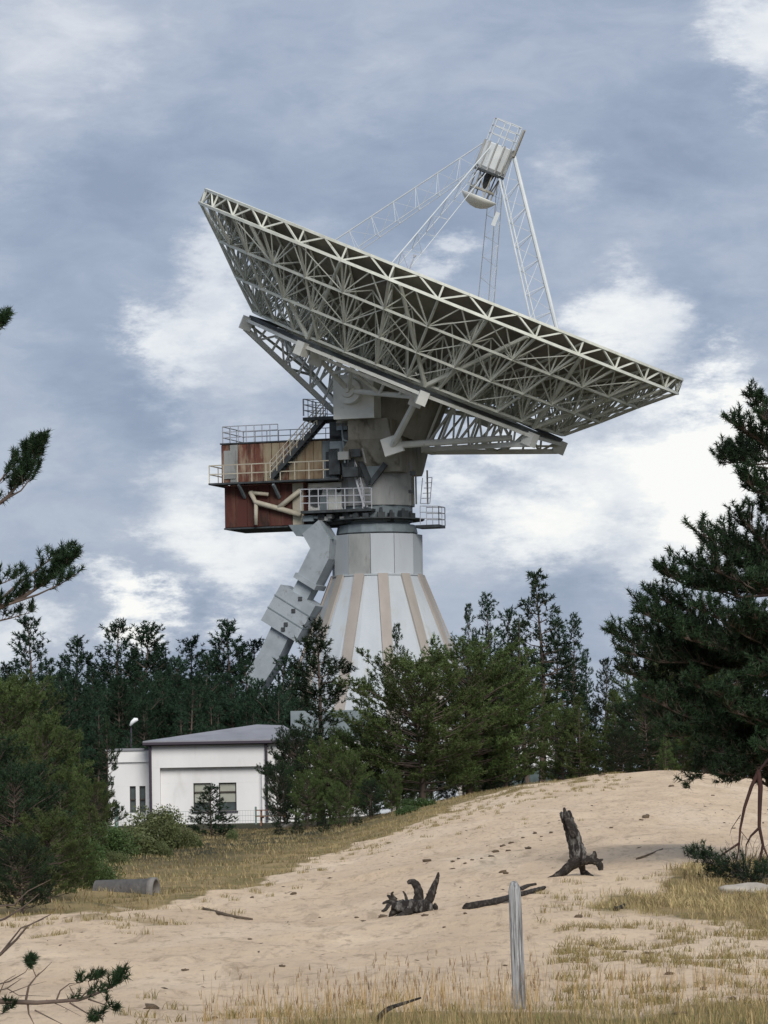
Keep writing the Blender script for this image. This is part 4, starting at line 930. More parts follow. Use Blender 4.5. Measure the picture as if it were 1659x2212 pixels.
    for i, (x, t, d) in enumerate([(905, 1722, 157), (880, 1738, 150), (640, 1765, 150), (700, 1762, 150), (770, 1755, 150), (600, 1775, 150)]):
        place(young[i % 2] if i > 1 else bush[2], 'undergrowth_shrub', x, d, t, 'low dark shrub along the grass edge under the pines', 'low shrubs under the pines', 'bark', 'needle_dark' if i > 1 else 'leaf_green', H0=4.1 if i > 1 else 1.25, cat='bush', parts=('trunk', 'crown') if i > 1 else ('stem', 'foliage'), wscale=1.5)
build_trees()

# ------------------------------------------------------------------ near pines: limbs drawn one by one
def near_tree(name, base, limbs, label, m_bark, m_leaf, seed, fol, trunk=None, bare=(), dead=None):
    rg = np.random.default_rng(seed); o = empty(name, base, label, 'tree'); mb = MB()
    def loc(ob): ob.location = (0, 0, 0); ob.parent = o
    if trunk: mb.path(trunk[0], trunk[1], 12, True, .05)
    Vs, Ts = [], []
    for pts, r0, f0, dens, tl in limbs:
        n = len(pts); mb.path(pts, [r0 * (1 - .85 * i / (n - 1)) for i in range(n)], 6, False)
        V, T, tw = foliage_from([pts], rg, dens, tl, fol['gap'], fol['L'], fol['W'], fol['K'], fol['sln'], fol['spread'], f0=f0, up=fol.get('up', .35), dark=fol.get('dark', (.7, 1.25)))
        Vs.append(V); Ts.append(T)
        for a, b in tw: mb.path([Vector(a), Vector(a).lerp(Vector(b), .55) - Vector((0, 0, .01)), Vector(b)], [max(.0035, r0 * .22), max(.003, r0 * .15), .003], 4, False)
    loc(mb.build('trunk', m_bark, None, True, origin=base))
    for pts, r0 in bare:
        n = len(pts); q = MB().path(pts, [r0 * (1 - .75 * i / (n - 1)) for i in range(n)], 7, False, .06); loc(q.build('bare_limb', dead or m_bark, None, True, origin=base))
    V = np.concatenate(Vs) - np.array(base); c = link('crown', np_mesh('crown', V, 3, np.concatenate(Ts)), m_leaf); loc(c)
    return o

def curve_limb(p0, p1, sag=.0, n=6, wob=.04):
    p0, p1 = Vector(p0), Vector(p1); l = (p1 - p0).length
    return [p0.lerp(p1, i / n) + ZU * (sag * l * 4 * (i / n) * (1 - i / n)) + Vector((random.uniform(-1, 1), random.uniform(-1, 1), random.uniform(-1, 1))) * (wob * l * (0 < i < n)) for i in range(n + 1)]

def build_right_pine():
    d = 66.0; tx = 1800
    bp = PX(tx, 1900, d); base = Vector((bp.x, d, gzf(bp.x, d) - .1))
    tr = [base] + [PX(tx + dx, y, d) for dx, y in ((-5, 1750), (-18, 1600), (-30, 1450), (-25, 1300), (-35, 1150), (-50, 1000), (-60, 880), (-70, 790))]
    limbs = []
    def to(x, y, y0, r=.05, f0=.15, dens=7.5, tl=.5, dd=0, sag=-.05):
        k = min(range(len(tr)), key=lambda i: abs(tr[i].z - PX(tx, y0, d).z)); limbs.append((curve_limb(tr[k], PX(x, y, d + dd), sag), r, f0, dens, tl))
    for x, y, y0, dd in ((1568, 985, 1040, .3), (1590, 920, 1000, -.4), (1628, 868, 960, .2), (1612, 1030, 1080, -.6), (1640, 960, 1020, .8), (1655, 905, 950, -.8), (1640, 1050, 1100, .9), (1575, 1000, 1060, -.2), (1600, 975, 1040, .6)):
        to(x, y, y0, .035, .42, 30, .36, dd)
    for x, y, y0, dd in ((1660, 1105, 1180, 0), (1560, 1150, 1250, .5), (1510, 1150, 1290, -.4), (1600, 1120, 1230, -.9), (1480, 1215, 1330, .4), (1440, 1240, 1350, -.5), (1420, 1290, 1400, .2), (1400, 1330, 1430, -.6), (1375, 1365, 1460, .5), (1420, 1400, 1470, -.2), (1445, 1445, 1500, .7), (1540, 1230, 1330, -1.1), (1600, 1200, 1300, 1.0), (1520, 1320, 1420, -1.2), (1590, 1300, 1390, 1.2),
                        (1480, 1380, 1470, -1.0), (1560, 1400, 1480, -1.5), (1620, 1380, 1450, -1.3), (1500, 1480, 1540, -.8), (1540, 1520, 1560, .6), (1470, 1520, 1560, -.2), (1590, 1480, 1530, -1.6), (1640, 1460, 1510, -1.8), (1570, 1580, 1600, -1.0), (1620, 1560, 1590, -1.5), (1650, 1620, 1640, -1.6), (1590, 1640, 1640, -.6), (1530, 1620, 1620, -1.2), (1640, 1260, 1350, -1.7), (1610, 1680, 1660, -.2), (1560, 1670, 1650, -1.6), (1650, 1690, 1680, .4), (1630, 1330, 1400, -2.0), (1330, 1372, 1480, .3), (1352, 1410, 1500, -.6), (1385, 1318, 1440, .8), (1362, 1455, 1530, .4), (1395, 1505, 1560, -.7), (1420, 1550, 1590, .5), (1450, 1590, 1610, -.9), (1440, 1350, 1450, 1.2), (1500, 1260, 1360, 1.3), (1540, 1180, 1280, 1.2), (1480, 1560, 1590, 1.0), (1470, 1440, 1510, 1.4), (1530, 1430, 1500, 1.6), (1580, 1350, 1430, -1.9), (1600, 1540, 1570, 1.5), (1520, 1660, 1650, .2), (1560, 1500, 1540, -2.1), (1625, 1640, 1650, 1.3), (1640, 1180, 1260, .6)):
        to(x, y, y0, .04, .15, 24, .46, dd)
    to(1490, 1690, 1600, .03, .72, 7, .3, -.4, -.02); to(1560, 1690, 1620, .03, .7, 8, .3, .4, -.02)
    # bare reddish hanging limbs that reach the ground shrub
    def pl(pts, dd=0): return [PX(x, y, d - 1.6 + dd) for x, y in pts]
    bare = [(pl([(1760, 1560), (1690, 1610), (1655, 1645), (1637, 1670)]), .075),
            (pl([(1640, 1663), (1623, 1700), (1608, 1745), (1599, 1790), (1596, 1830), (1592, 1858)]), .055),
            (pl([(1596, 1822), (1560, 1846), (1535, 1862), (1515, 1868)]), .03),
            (pl([(1600, 1760), (1580, 1790), (1576, 1805)]), .012),
            (pl([(1638, 1668), (1643, 1700), (1641, 1745), (1640, 1785), (1648, 1825), (1640, 1870), (1636, 1905)]), .07),
            (pl([(1640, 1788), (1622, 1806), (1612, 1825), (1610, 1850)]), .036),
            (pl([(1648, 1825), (1658, 1850), (1668, 1872)]), .03), (pl([(1600, 1795), (1620, 1820), (1630, 1845)]), .01)]
    near_tree('tall_pine', base, limbs, 'tall dark pine with bare reddish lower limbs hanging to a dry shrub', 'bark', 'needle_dark', 21,
              dict(gap=.12, L=.11, W=.017, K=34, sln=.13, spread=.62, dark=(.65, 1.3)), trunk=(tr, [.2, .17, .16, .15, .13, .11, .08, .05, .03]), bare=[(p, r * .66) for p, r in bare], dead='bark_red')
    # dry shrub beneath the limbs
    rg = np.random.default_rng(4); sb = G(1605, 1915); SD = sb.y
    lb = []
    for x, y, dd in ((1500, 1850, 0), (1520, 1862, -.3), (1545, 1880, .2), (1570, 1890, -.4), (1600, 1895, .3), (1640, 1880, 0), (1660, 1895, .4), (1530, 1895, .3), (1620, 1905, -.5), (1580, 1910, .5), (1690, 1880, .2), (1655, 1900, -.4)):
        p = PX(x, y, SD + dd); q = sb + Vector((random.uniform(-.3, .5), random.uniform(-.3, .3), -.05)); lb.append((curve_limb(q, p, .05), .014, .3, 26, .26))
    bare2 = [(curve_limb(sb, PX(random.uniform(1560, 1670), random.uniform(1800, 1860), SD + random.uniform(-.4, .4)), .03), .007) for _ in range(26)]
    o = near_tree('ground_shrub', sb, lb, 'low pine shrub with dry grey twigs below the hanging reddish limbs', 'dead_wood', 'needle_dark', 9, dict(gap=.1, L=.09, W=.011, K=22, sln=.1, spread=.62), bare=bare2); o['category'] = 'bush'
build_right_pine()

def build_left_pine():
    d = 33.0
    bp = PX(-420, 1800, d); base = Vector((bp.x, d, gzf(bp.x, d) - .1))
    tr = [base] + [Vector((base.x + .05 * math.sin(i), d, base.z + .9 * i)) for i in range(1, 8)]
    fol = dict(gap=.055, L=.06, W=.0085, K=48, sln=.075, spread=.58, dark=(.75, 1.2), up=.45)
    limbs = []
    def L_(pts, r, f0, dens, tl, dd=0): limbs.append(([PX(x, y, d + dd) for x, y in pts], r, f0, dens, tl))
    L_([(-420, 900), (-200, 830), (-60, 770), (-12, 725), (8, 690)], .03, .80, 20, .10)
    L_([(-420, 1240), (-200, 1190), (-60, 1135), (20, 1070), (60, 1015), (92, 960)], .03, .66, 40, .11)
    L_([(-60, 1135), (-10, 1050), (30, 1005), (72, 965)], .014, .3, 44, .10, .1)
    L_([(0, 1085), (45, 1060), (85, 1010)], .012, .3, 24, .09, -.1)
    L_([(-420, 1440), (-200, 1390), (-40, 1330), (50, 1290), (110, 1250), (160, 1205)], .035, .58, 44, .12)
    L_([(-30, 1325), (40, 1260), (100, 1215), (140, 1190)], .016, .2, 26, .10, .15)
    L_([(20, 1305), (80, 1285), (130, 1262), (165, 1240)], .012, .2, 22, .08, -.12)
    L_([(-60, 1345), (-20, 1345), (25, 1335), (60, 1325)], .014, .2, 24, .10, .1)
    L_([(-80, 1380), (-40, 1300), (0, 1262), (40, 1245)], .014, .2, 24, .11, -.2)
    for y, s in ((700, 1), (1000, -1), (1300, 1), (600, -1), (1500, -1)):
        p = PX(-420, y, d); limbs.append((curve_limb(p, p + Vector((-1.2 if s > 0 else -.5, 1.0 * s, .35)), .02), .03, .4, 14, .14))
    # low half-dry bough near the sand
    bare = []
    L_([(-420, 2130), (-200, 2160), (0, 2163), (80, 2166), (170, 2160), (225, 2140), (262, 2118)], .034, .78, 9, .09, -2)
    L_([(170, 2160), (195, 2135), (190, 2120), (215, 2112)], .008, .55, 26, .055, -2); L_([(190, 2158), (225, 2170), (245, 2182)], .008, .4, 30, .06, -2); L_([(225, 2140), (255, 2125), (258, 2108)], .007, .5, 34, .06, -2)
    L_([(150, 2166), (190, 2190), (225, 2196), (205, 2205)], .008, .5, 30, .06, -2); L_([(-30, 2190), (5, 2190), (20, 2175)], .008, .4, 34, .05, -2)
    L_([(-60, 2140), (20, 2120), (55, 2100), (66, 2082)], .008, .93, 34, .045, -2); L_([(160, 2150), (150, 2130), (175, 2122)], .008, .7, 26, .05, -2)
    def bl(pts, r, dd=-2): bare.append(([PX(x, y, d + dd) for x, y in pts], r))
    bl([(55, 2165), (62, 2130), (78, 2110), (68, 2085)], .011); bl([(78, 2110), (95, 2095), (112, 2078)], .006); bl([(62, 2130), (85, 2100)], .005)
    bl([(120, 2165), (130, 2140), (150, 2125), (172, 2122)], .008); bl([(-40, 2150), (15, 2135), (45, 2115)], .008); bl([(15, 2135), (40, 2150), (110, 2152)], .005)
    bl([(60, 2168), (62, 2190), (75, 2215)], .010); bl([(75, 2182), (110, 2200), (140, 2215)], .007); bl([(-40, 2090), (0, 2062), (35, 2030), (60, 2000), (110, 1975)], .016, 0); bl([(0, 2062), (45, 2005), (95, 1985)], .010, 0)
    bl([(-40, 2000), (10, 1985), (50, 1960), (85, 1930)], .012, 0); bl([(-60, 1960), (30, 1955), (60, 1925), (110, 1900)], .010, 0); bl([(-20, 2190), (10, 2120), (35, 2105)], .006); bl([(20, 2145), (60, 2130), (100, 2120)], .004); bl([(100, 2160), (130, 2172), (175, 2195)], .005)
    near_tree('edge_pine', base, limbs, 'pine at the picture edge whose dark boughs reach in from the left', 'bark', 'needle_dark', 31, fol, trunk=(tr, [.16, .15, .14, .13, .12, .1, .08, .05]), bare=bare)
build_left_pine()

# ------------------------------------------------------------------ dune objects
def build_dune():
    # weathered fence post
    b = G(1122, 2182); top = PX(1110, 1906, b.y); h = (top - b).length; ax = (top - b).normalized(); mb = MB(); n = 18; rings = []
    for i, f in enumerate((-.12, 0, .2, .4, .6, .8, .93, .97, 1.0)):
        r = .055 * (1 - .1 * f) * (1 if f < .95 else (.86 if f < .99 else .5)); c = b + ax * h * f; ring = []
        for k in range(n):
            a = 2 * math.pi * k / n; rr = r * (1 + .06 * math.sin(3 * a + 1) + .04 * math.sin(7 * a + 2 * f) - (.22 if k in (11, 12) and f > .1 else 0) - (.13 if k in (14,) else 0)); ring.append(c + Vector((math.cos(a) * rr, math.sin(a) * rr, (.012 * math.sin(2 * a) if f > .9 else 0))))
        rings.append(ring)
    mb.loft(rings); tag(mb.build('wooden_post', 'post_wood', None, True, origin=b), 'weathered grey round wooden post standing in the sand', 'post')
    # upright dead stump on roots
    s = G(1238, 1893); d = s.y; P = lambda x, y, dd=0: PX(x, y, d + dd)
    root = empty('dead_stump', s, 'upright weathered dead tree stump on splayed roots in the sand', 'stump')
    def part(mb, nm, m='dead_wood', par=None):
        o = mb.build(nm, m, None, True, origin=s); o.location = (0, 0, 0); o.parent = par or root; return o
    def wob_loft(pts, rads, n=16, seed=1, jag=0):
        rg = random.Random(seed); ph = [rg.uniform(0, 6) for _ in range(4)]; rr = []
        sub = 5; P0 = [Vector(p) for p in pts]; np_, nr_ = [], []
        for i in range(len(P0) - 1):
            a_, b_, c_, d_ = P0[max(i - 1, 0)], P0[i], P0[i + 1], P0[min(i + 2, len(P0) - 1)]
            for j in range(sub):
                t = j / sub; np_.append(.5 * ((2 * b_) + (c_ - a_) * t + (2 * a_ - 5 * b_ + 4 * c_ - d_) * t * t + (3 * b_ - a_ - 3 * c_ + d_) * t ** 3)); nr_.append((rads[i] * (1 - t) + rads[i + 1] * t) * (1 + rg.uniform(-.09, .09)))
        pts = np_ + [P0[-1]]; rads = nr_ + [rads[-1]]; m = len(pts)
        for i, (p, r) in enumerate(zip(pts, rads)):
            ring = []
            t = (pts[min(i + 1, m - 1)] - pts[max(i - 1, 0)]).normalized(); a = t.cross(Vector((0, 1, 0))).normalized(); b2 = a.cross(t)
            for k in range(n):
                an = 2 * math.pi * k / n; q = r * (1 + .16 * math.sin(2 * an + ph[0]) + .13 * math.sin(5 * an + ph[1] + .12 * i) + .06 * math.sin(9 * an + ph[2]) + rg.uniform(-.06, .06))
                v = p + a * math.cos(an) * q + b2 * math.sin(an) * q
                if jag and i == m - 1: v = v + t * jag * rg.uniform(-1, 1)
                ring.append(v)
            rr.append(ring)
        return MB().loft(rr)
    part(wob_loft([P(1254, 1864), P(1249, 1850), P(1243, 1828), P(1236, 1802), P(1229, 1780), P(1223, 1762), P(1220, 1753)], [.06, .115, .10, .09, .082, .075, .066], 18, 3, .07), 'trunk')
    part(wob_loft([P(1240, 1808, -.12), P(1232, 1785, -.11), P(1224, 1765, -.09), P(1219, 1745, -.02)], [.035, .045, .04, .015], 8, 8), 'splinter', 'charred_wood')
    for pts, r in (([(1252, 1856), (1235, 1868), (1215, 1885), (1196, 1896), (1176, 1901)], [.10, .085, .07, .045, .02]), ([(1252, 1858), (1272, 1856), (1288, 1860), (1296, 1868), (1298, 1880)], [.08, .06, .05, .045, .03]), ([(1254, 1862, .1), (1258, 1876, .2), (1262, 1892, .3)], [.07, .05, .04]),
                   ([(1275, 1857), (1284, 1848), (1284, 1838)], [.05, .04, .012]), ([(1288, 1862), (1298, 1858), (1303, 1856)], [.035, .025, .01]), ([(1262, 1885, .3), (1272, 1891, .2), (1282, 1893, .1)], [.05, .035, .012])):
        part(wob_loft([P(*p) for p in pts], r, 10, len(pts) + int(r[0] * 100)), 'root', 'charred_wood')
    # half-buried root crown
    s2 = G(890, 1975); d2 = s2.y; P2 = lambda x, y, dd=0: PX(x, y, d2 + dd)
    root2 = empty('dead_root_crown', s2, 'dark half buried root crown with curling roots on the sand', 'stump')
    def part2(mb, nm, m='charred_wood'):
        o = mb.build(nm, m, None, True, origin=s2); o.location = (0, 0, 0); o.parent = root2
    part2(wob_loft([P2(845, 1958), P2(865, 1960), P2(888, 1960), P2(910, 1960), P2(935, 1960)], [.05, .10, .12, .13, .06], 14, 5), 'crown_wood', 'dead_wood')
    for pts, r in (([(918, 1960), (928, 1940), (936, 1918), (944, 1898), (947, 1884)], [.09, .075, .055, .035, .012]), ([(900, 1958), (905, 1935), (900, 1915), (890, 1905), (880, 1908)], [.07, .06, .055, .04, .02]), ([(870, 1958), (852, 1950), (838, 1948), (826, 1952)], [.07, .05, .03, .012]),
                   ([(865, 1962), (850, 1970), (842, 1982)], [.06, .045, .02]), ([(850, 1952), (842, 1938), (836, 1934)], [.04, .025, .01]), ([(880, 1955), (876, 1935), (870, 1925)], [.035, .02, .008]), ([(935, 1955), (942, 1962), (940, 1972)], [.05, .035, .02]), ([(855, 1945), (846, 1932), (850, 1926)], [.03, .02, .008]), ([(922, 1935), (934, 1930), (943, 1928)], [.035, .022, .01]), ([(840, 1955, -.2), (832, 1966, -.3), (824, 1968, -.3)], [.03, .025, .01]), ([(885, 1968, -.1), (870, 1976, -.2), (852, 1983, -.3)], [.06, .04, .02])):
        part2(wob_loft([P2(*p) for p in pts], r, 8, int(r[0] * 1000) + len(pts)), 'root')
    # fallen dead branches
    def lie(pts, r, name, label, m='charred_wood'):
        q = [G(x, y) + ZU * (r * .45) for x, y in pts]; o = wob_loft(q, [r * (1 - .55 * i / (len(q) - 1)) for i in range(len(q))], 8, int(pts[0][0])).build(name, m, None, True, origin=q[0]); tag(o, label, 'branch'); return o
    lie([(1008, 1966), (1040, 1961), (1075, 1954), (1105, 1948), (1135, 1938), (1155, 1930), (1176, 1925)], .06, 'fallen_branch', 'long dark fallen branch lying on the sand behind the post')
    lie([(1125, 1924), (1140, 1918), (1158, 1913)], .035, 'fallen_branch', 'short dark stick on the sand right of the post top')
    lie([(440, 1966), (470, 1975), (505, 1982), (545, 1988)], .03, 'fallen_branch', 'thin brown branch on the sand at the grass edge', 'clod')
    lie([(1375, 1858), (1400, 1848), (1432, 1836)], .02, 'fallen_branch', 'thin straight stick on the sand right of the upright stump', 'clod')
    lie([(1330, 1972), (1345, 1962), (1352, 1955)], .035, 'fallen_branch', 'short dark stick beside the grassy mound')
    b0 = [PX(x, y, 31.5) for x, y in ((805, 2225), (815, 2205), (832, 2185), (850, 2175), (880, 2165), (910, 2155))]
    tag(wob_loft(b0, [.022, .02, .018, .014, .01, .006], 8, 4).build('arching_twig', 'charred_wood', None, True, origin=b0[0]), 'brown dead branch arching up out of the foreground grass', 'branch')
    # concrete pipe
    c = G(280, 1928); p0, p1 = Vector((PX(215, 1900, c.y + 1).x, c.y + .15, c.z - .03)), Vector((PX(338, 1900, c.y).x, c.y - .1, c.z - .01)); ax = (p1 - p0).normalized(); mb = MB(); sd = ax.cross(ZU).normalized(); n = 24
    ring = lambda p, r: [p + sd * math.cos(2 * math.pi * k / n) * r + ZU * math.sin(2 * math.pi * k / n) * r for k in range(n)]
    mb.loft([ring(p0, .21), ring(p0, .25), ring(p1 - ax * .12, .25), ring(p1 - ax * .12, .27), ring(p1, .27), ring(p1, .22), ring(p1 - ax * .5, .21)], False)
    tag(mb.build('concrete_pipe', 'drain_concrete', None, True, origin=p0), 'grey concrete drain pipe lying in the grass below the bushes', 'pipe')
    # stones
    def rock(x, y, sx, sy, sz, label, name='stone', m='stone', dy=0, sink=.3):
        p = G(x, y); bm = bmesh.new(); bmesh.ops.create_icosphere(bm, subdivisions=3, radius=1); rg = random.Random(int(x))
        ph = [rg.uniform(0, 6) for _ in range(6)]
        for v in bm.verts:
            c = v.co; k = 1 + .13 * math.sin(2.7 * c.x + ph[0]) * math.cos(3.1 * c.y + ph[1]) + .09 * math.sin(5 * c.z + ph[2] + 3 * c.x)
            v.co = Vector((c.x * sx * k, c.y * sy * k, c.z * sz * k))
        me = bpy.data.meshes.new(name); bm.to_mesh(me); bm.free(); o = link(name, me, m, None, True, p + ZU * sz * (1 - 2 * sink) * .6); return tag(o, label, 'stone')
    rock(1612, 1930, .42, .3, .12, 'pale flat boulder at the foot of the ground shrub')
    rock(620, 1788, .30, .25, .2, 'small pale stone at the grass edge under the pines')
    # clods scattered over the sand
    base = []
    for sd_ in range(4):
        bm = bmesh.new(); bmesh.ops.create_icosphere(bm, subdivisions=2, radius=1); rg = random.Random(sd_)
        for v in bm.verts: v.co *= rg.uniform(.55, 1.3)
        for v in bm.verts: v.co.z *= .62
        me = bpy.data.meshes.new('clod'); bm.to_mesh(me); bm.free(); me.polygons.foreach_set('use_smooth', [True] * len(me.polygons)); me.materials.append(M['clod']); base.append(me)
    spots = [(1300, 1675, 5, 0), (1395, 1770, 12, 0), (1320, 1790, 6, 0), (1385, 1773, 6, 0), (1130, 1812, 9, 0), (1155, 1802, 8, 0), (1105, 1822, 6, 0), (1085, 1830, 7, 0), (1070, 1842, 8, 0), (1060, 1852, 6, 0), (1098, 1838, 5, 0), (1140, 1835, 8, 0), (1170, 1808, 6, 0), (1190, 1800, 6, 0), (1040, 1855, 6, 0), (1020, 1862, 6, 0), (1005, 1868, 5, 0), (990, 1858, 5, 0), (922, 1862, 9, 0), (978, 1866, 6, 0), (978, 1878, 6, 0), (1088, 1886, 8, 0), (1092, 1890, 6, 0), (918, 1980, 7, 0), (1005, 1977, 7, 0), (826, 1982, 10, 0), (770, 1988, 6, 0), (785, 1992, 5, 0),
             (940, 1745, 5, 0), (545, 1940, 6, 0), (635, 1935, 9, 0), (400, 2100, 8, 0), (360, 1995, 5, 0), (960, 2005, 6, 0), (1120, 2100, 8, 0), (1092, 2088, 9, 0), (1450, 1700, 5, 0), (1445, 2110, 10, 0), (1520, 2140, 10, 0), (1580, 2160, 12, 0), (1468, 2190, 12, 0), (1310, 2050, 10, 0), (1350, 2058, 9, 0), (1400, 2062, 9, 0), (1280, 2045, 8, 0), (325, 2180, 14, 0), (465, 2200, 11, 0), (700, 1830, 5, 0), (840, 1822, 5, 0), (1395, 2080, 8, 0), (1250, 1985, 7, 0), (690, 1985, 5, 0), (540, 2030, 7, 0), (250, 2040, 6, 0), (1540, 1720, 4, 0), (610, 2090, 6, 0)]
    for i, (x, y, s_, _) in enumerate(spots):
        p = G(x, y); r = s_ * p.y / F_PX; o = bpy.data.objects.new('clod', base[i % 4]); COL.objects.link(o); o.location = p + ZU * r * .12; q = random.uniform(.5, 1.15); o.scale = (r * q * random.uniform(.8, 1.5), r * q, r * q * random.uniform(.6, 1.2)); o.rotation_euler.z = random.uniform(0, 6.28)
        tag(o, 'small dark clod lying on the open sand', 'clod', 'dark clods scattered over the sand')
    # fence before the building
    for x, y0, y1, lab in ((367, 1752, 1782, 'thin green fence post before the left part of the white building'), (553, 1744, 1780, 'thin green fence post before the right part of the white building'), (252, 1748, 1790, 'stout grey fence post before the left wing')):
        d3 = 196; p = PX(x, y1, d3); z = gzf(p.x, d3); t = PX(x, y0, d3); r = .05 if x != 252 else .10
        o = MB().tube((p.x, d3, z - .1), (p.x, d3, t.z), r, r, 8).tube((p.x, d3, t.z), (p.x, d3, t.z + .04), r * 1.2, r * .6, 8).build('fence_post', 'wire', None, origin=(p.x, d3, z)); tag(o, lab, 'post', 'fence posts before the white building')
    d3 = 196; xa, xb = PX(255, 1760, d3).x, PX(600, 1760, d3).x; mb = MB(); za = PX(400, 1753, d3).z
    for k in range(4): mb.beam((xa, d3 + .06, za - .25 * k), (xb, d3 + .06, za - .25 * k), .012)
    for i in range(60): x = xa + (xb - xa) * i / 59; mb.beam((x, d3 + .06, za), (x, d3 + .06, za - .9), .008)
    tag(mb.build('wire_fence', 'wire', None, origin=(xa, d3, za)), 'fine green wire mesh fence in front of the white building', 'fence')
    # picnic table
    tb = PX(590, 1790, 188); tb = Vector((tb.x, 188, gzf(tb.x, 188))); T = empty('picnic_table', tb, 'small wooden picnic table at the right corner of the white building', 'table')
    def tpart(mb, nm, m='timber'):
        o = mb.build(nm, m, None, origin=tb); o.location = (0, 0, 0); o.parent = T
    for k in range(3): tpart(MB().box(tb + Vector((0, -.25 + .25 * k, .72)), (.8, 0, 0), (0, .115, 0), (0, 0, .025)), 'top_plank')
    for y in (-.62, .62): tpart(MB().box(tb + Vector((0, y, .44)), (.8, 0, 0), (0, .12, 0), (0, 0, .025)), 'bench_plank')
    for x in (-.55, .55):
        for sg in (-1, 1): tpart(MB().beam(tb + Vector((x, .6 * sg, -.05)), tb + Vector((x, .2 * sg, .7)), .07, .09), 'leg')
        tpart(MB().beam(tb + Vector((x + .08, -.66, .38)), tb + Vector((x + .08, .66, .38)), .06, .08), 'crossbar')
    # street lamp between the trees
    lp = PX(283, 1570, 216); zl = gzf(lp.x, 216); LM = empty('street_lamp', (lp.x, 216, zl), 'street lamp with white curved head among the trees above the roof', 'lamp')
    o = MB().tube((lp.x, 216, zl), (lp.x, 216, lp.z), .07, .05, 8).build('pole', 'trim_dark', None, origin=(lp.x, 216, zl)); o.location = (0, 0, 0); o.parent = LM
    h0 = [PX(x, y, 215.8) for x, y in ((281, 1568), (286, 1560), (292, 1555), (298, 1554))]
    o = MB().path(h0, [.06, .11, .13, .07], 10).build('lamp_head', 'lamp_white', None, True, origin=(lp.x, 216, zl)); o.location = (0, 0, 0); o.parent = LM
build_dune()

# ------------------------------------------------------------------ grasses
def blades(P, h, w, rg, lean=.35, tint=None):
    n = len(P); az = rg.uniform(0, 2 * np.pi, n); ld = np.stack([np.cos(az), np.sin(az), np.zeros(n)], -1) * (rg.uniform(.2, 1, n) * lean)[:, None]
    s = np.stack([np.cos(az + 1.3), np.sin(az + 1.3), np.zeros(n)], -1) * (w * rg.uniform(.7, 1.3, n))[:, None] / 2
    up = np.array([0, 0, 1.0]); hh_ = h[:, None]
    b = P - up * .01; m = P + (up * .55 + ld * .35) * hh_; t = P + (up + ld) * hh_
    V = np.stack([b - s, b + s, m + s * .8, m - s * .8, m - s * .8, m + s * .8, t, t], 1)
    V[:, 7] = t - s * .12
    T = np.repeat(tint if tint is not None else rg.uniform(.7, 1.3, n), 8, axis=0)
    return V.reshape(-1, 3), T
def scatter(n, x0, x1, d0, d1, rg, fn=None):
    """points inside a wedge of the view: x as pixel columns"""
    d = np.sqrt(rg.uniform(d0 ** 2, d1 ** 2, n)); x = rg.uniform(x0, x1, n); X = (x - CX) / F_PX * d; 
    if fn is not None:
        k = rg.random(n) < fn(X, d); X, d = X[k], d[k]
    return np.stack([X, d, gz(X, d)], -1)
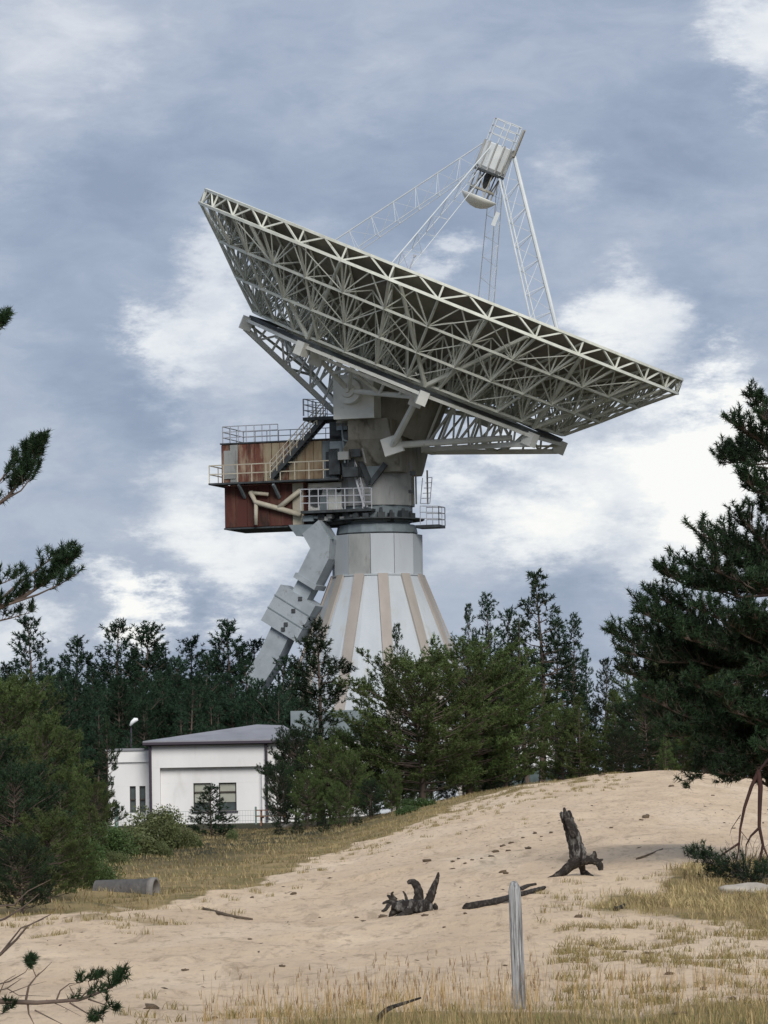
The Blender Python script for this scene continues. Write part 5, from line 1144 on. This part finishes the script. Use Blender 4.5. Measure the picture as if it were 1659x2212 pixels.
def build_grass():
    rg = np.random.default_rng(17)
    def put(name, V, T, m, label):
        o = link(name, np_mesh(name, V, 4, T), m); tag(o, label, 'grass', None, 'stuff')
    hue = lambda n, a, b, r=.25: (np.array(a) + (np.array(b) - np.array(a)) * rg.random((n, 1))) * rg.uniform(1 - r, 1 + r, (n, 1))
    # dry grass on the mound to the right
    P = scatter(60000, 1120, 1900, 46, 72, rg, lambda x, y: np.clip(grassw(x, y) * 1.3 - .2, 0, 1) ** 1.5 * (.25 + .75 * (hsh(x, y, 3.1) > -.15)))
    n = len(P); V, T = blades(P, rg.uniform(.03, .14, n), .011, rg, 1.1, hue(n, (1.05, 1.0, .95), (.66, .74, .60)) * (.95 + .4 * (hsh(P[:, 0], P[:, 1], 2.2) > 0))[:, None]); put('mound_grass', V, T, 'grass_dry', 'dry yellow grass covering the mound by the tall pine')
    # dry grass bank at the left and along the pines
    P = scatter(90000, -150, 1500, 52, 175, rg, lambda x, y: np.clip(grassw(x, y) * 1.4 - .25, 0, 1) * (.3 + .7 * (hsh(x, y, 1.3) > -.3)))
    n = len(P); V, T = blades(P, rg.uniform(.03, .12, n) , .018, rg, 1.2, hue(n, (.95, .9, .85), (.62, .70, .55)) * (.72 + .38 * (hsh(P[:, 0], P[:, 1], .8) > 0))[:, None]); put('bank_grass', V, T, 'grass_dry', 'straw coloured grass bank between the sand and the trees')
    # sparse tussocks on the sand
    C = np.concatenate([scatter(300, 1180, 1750, 32, 50, rg), scatter(30, 250, 1250, 31, 36, rg), scatter(70, 1150, 1700, 46, 60, rg), scatter(60, 560, 1250, 90, 150, rg), scatter(2600, -100, 1350, 50, 165, rg, lambda x, y: (np.abs(y / np.interp(x / y, EU, ED) - .94) < .09) * .8)]); k = len(C); rep = 26
    P = np.repeat(C, rep, 0) + rg.normal(size=(k * rep, 3)) * np.array([.05, .06, 0]); P[:, 2] = gz(P[:, 0], P[:, 1])
    n = len(P); V, T = blades(P, rg.uniform(.03, .10, n), .008, rg, 1.2, hue(n, (.9, .85, .7), (.5, .6, .42))); put('tussocks', V, T, 'grass_dry', 'sparse small tussocks dotted over the sand')
    # foreground turf and tall stalks
    P = scatter(12000, 540, 1750, 28.6, 33.6, rg, lambda x, y: np.clip((33.0 + .9 * hsh(x, y, 1.6) - y + .06 * x) / 2.2, 0, 1) * np.clip((x + 1.35 + .4 * hsh(x, y, 2)) / .7, 0, 1))
    n = len(P); V, T = blades(P, rg.uniform(.04, .2, n) * rg.uniform(.4, 1, n), .006, rg, .7, hue(n, (2.3, 1.8, 1.9), (.9, 1.0, .85), .35)); put('foreground_turf', V, T, 'grass_green', 'short green and straw turf in the foreground')
    P = np.concatenate([scatter(620, 680, 1140, 30.5, 36, rg), scatter(420, 1120, 1720, 31, 38, rg), scatter(200, 420, 700, 30, 33, rg)]); n = len(P)
    h = rg.uniform(.14, .42, n) * np.where(rg.random(n) < .5, .7, 1); V, T = blades(P, h, .005, rg, .35, hue(n, (1.3, 1.2, 1.1), (.95, .85, .7)))
    # seed heads on part of the stalks
    k = rg.random(n) < .28; Q = P[k] + np.stack([rg.normal(size=k.sum()) * .03, rg.normal(size=k.sum()) * .03, h[k] * .93], -1); m = 3
    QQ = np.repeat(Q, m, 0) + rg.normal(size=(k.sum() * m, 3)) * np.array([.006, .006, .02]); V2, T2 = blades(QQ, rg.uniform(.025, .065, len(QQ)), .0055, rg, .6, hue(len(QQ), (.8, .66, .62), (.45, .38, .37)))
    put('stalk_grass', np.concatenate([V, V2]), np.concatenate([T, T2]), 'grass_dry', 'tall pale grass stalks with brown seed heads round the post')
build_grass()
def build_debris():
    rg = np.random.default_rng(23); n = 2200
    P = scatter(n, -60, 1750, 31, 120, rg, lambda x, y: (1 - grassw(x, y)) * (.15 + .85 * (vn(x, y, 1.6, 2.0, 3) > .25))); n = len(P); P[:, 2] += .006
    az = rg.uniform(0, 6.28, n); l = rg.uniform(.012, .05, n) * (P[:, 1] / 45) ** .6; w = l * rg.uniform(.12, .6, n)
    a = np.stack([np.cos(az), np.sin(az), rg.uniform(-.1, .35, n)], -1) * l[:, None]; b = np.stack([-np.sin(az), np.cos(az), rg.uniform(0, .5, n)], -1) * w[:, None]
    V = np.stack([P - a, P + b, P + a, P - b * .6], 1).reshape(-1, 3); T = np.repeat(rg.uniform(.5, 1.5, n), 4)
    me = np_mesh('litter', V, 4, T); o = link('litter', me, 'dry_needle'); tag(o, 'fine brown bark and needle litter strewn over the sand', 'litter', None, 'stuff')
build_debris()
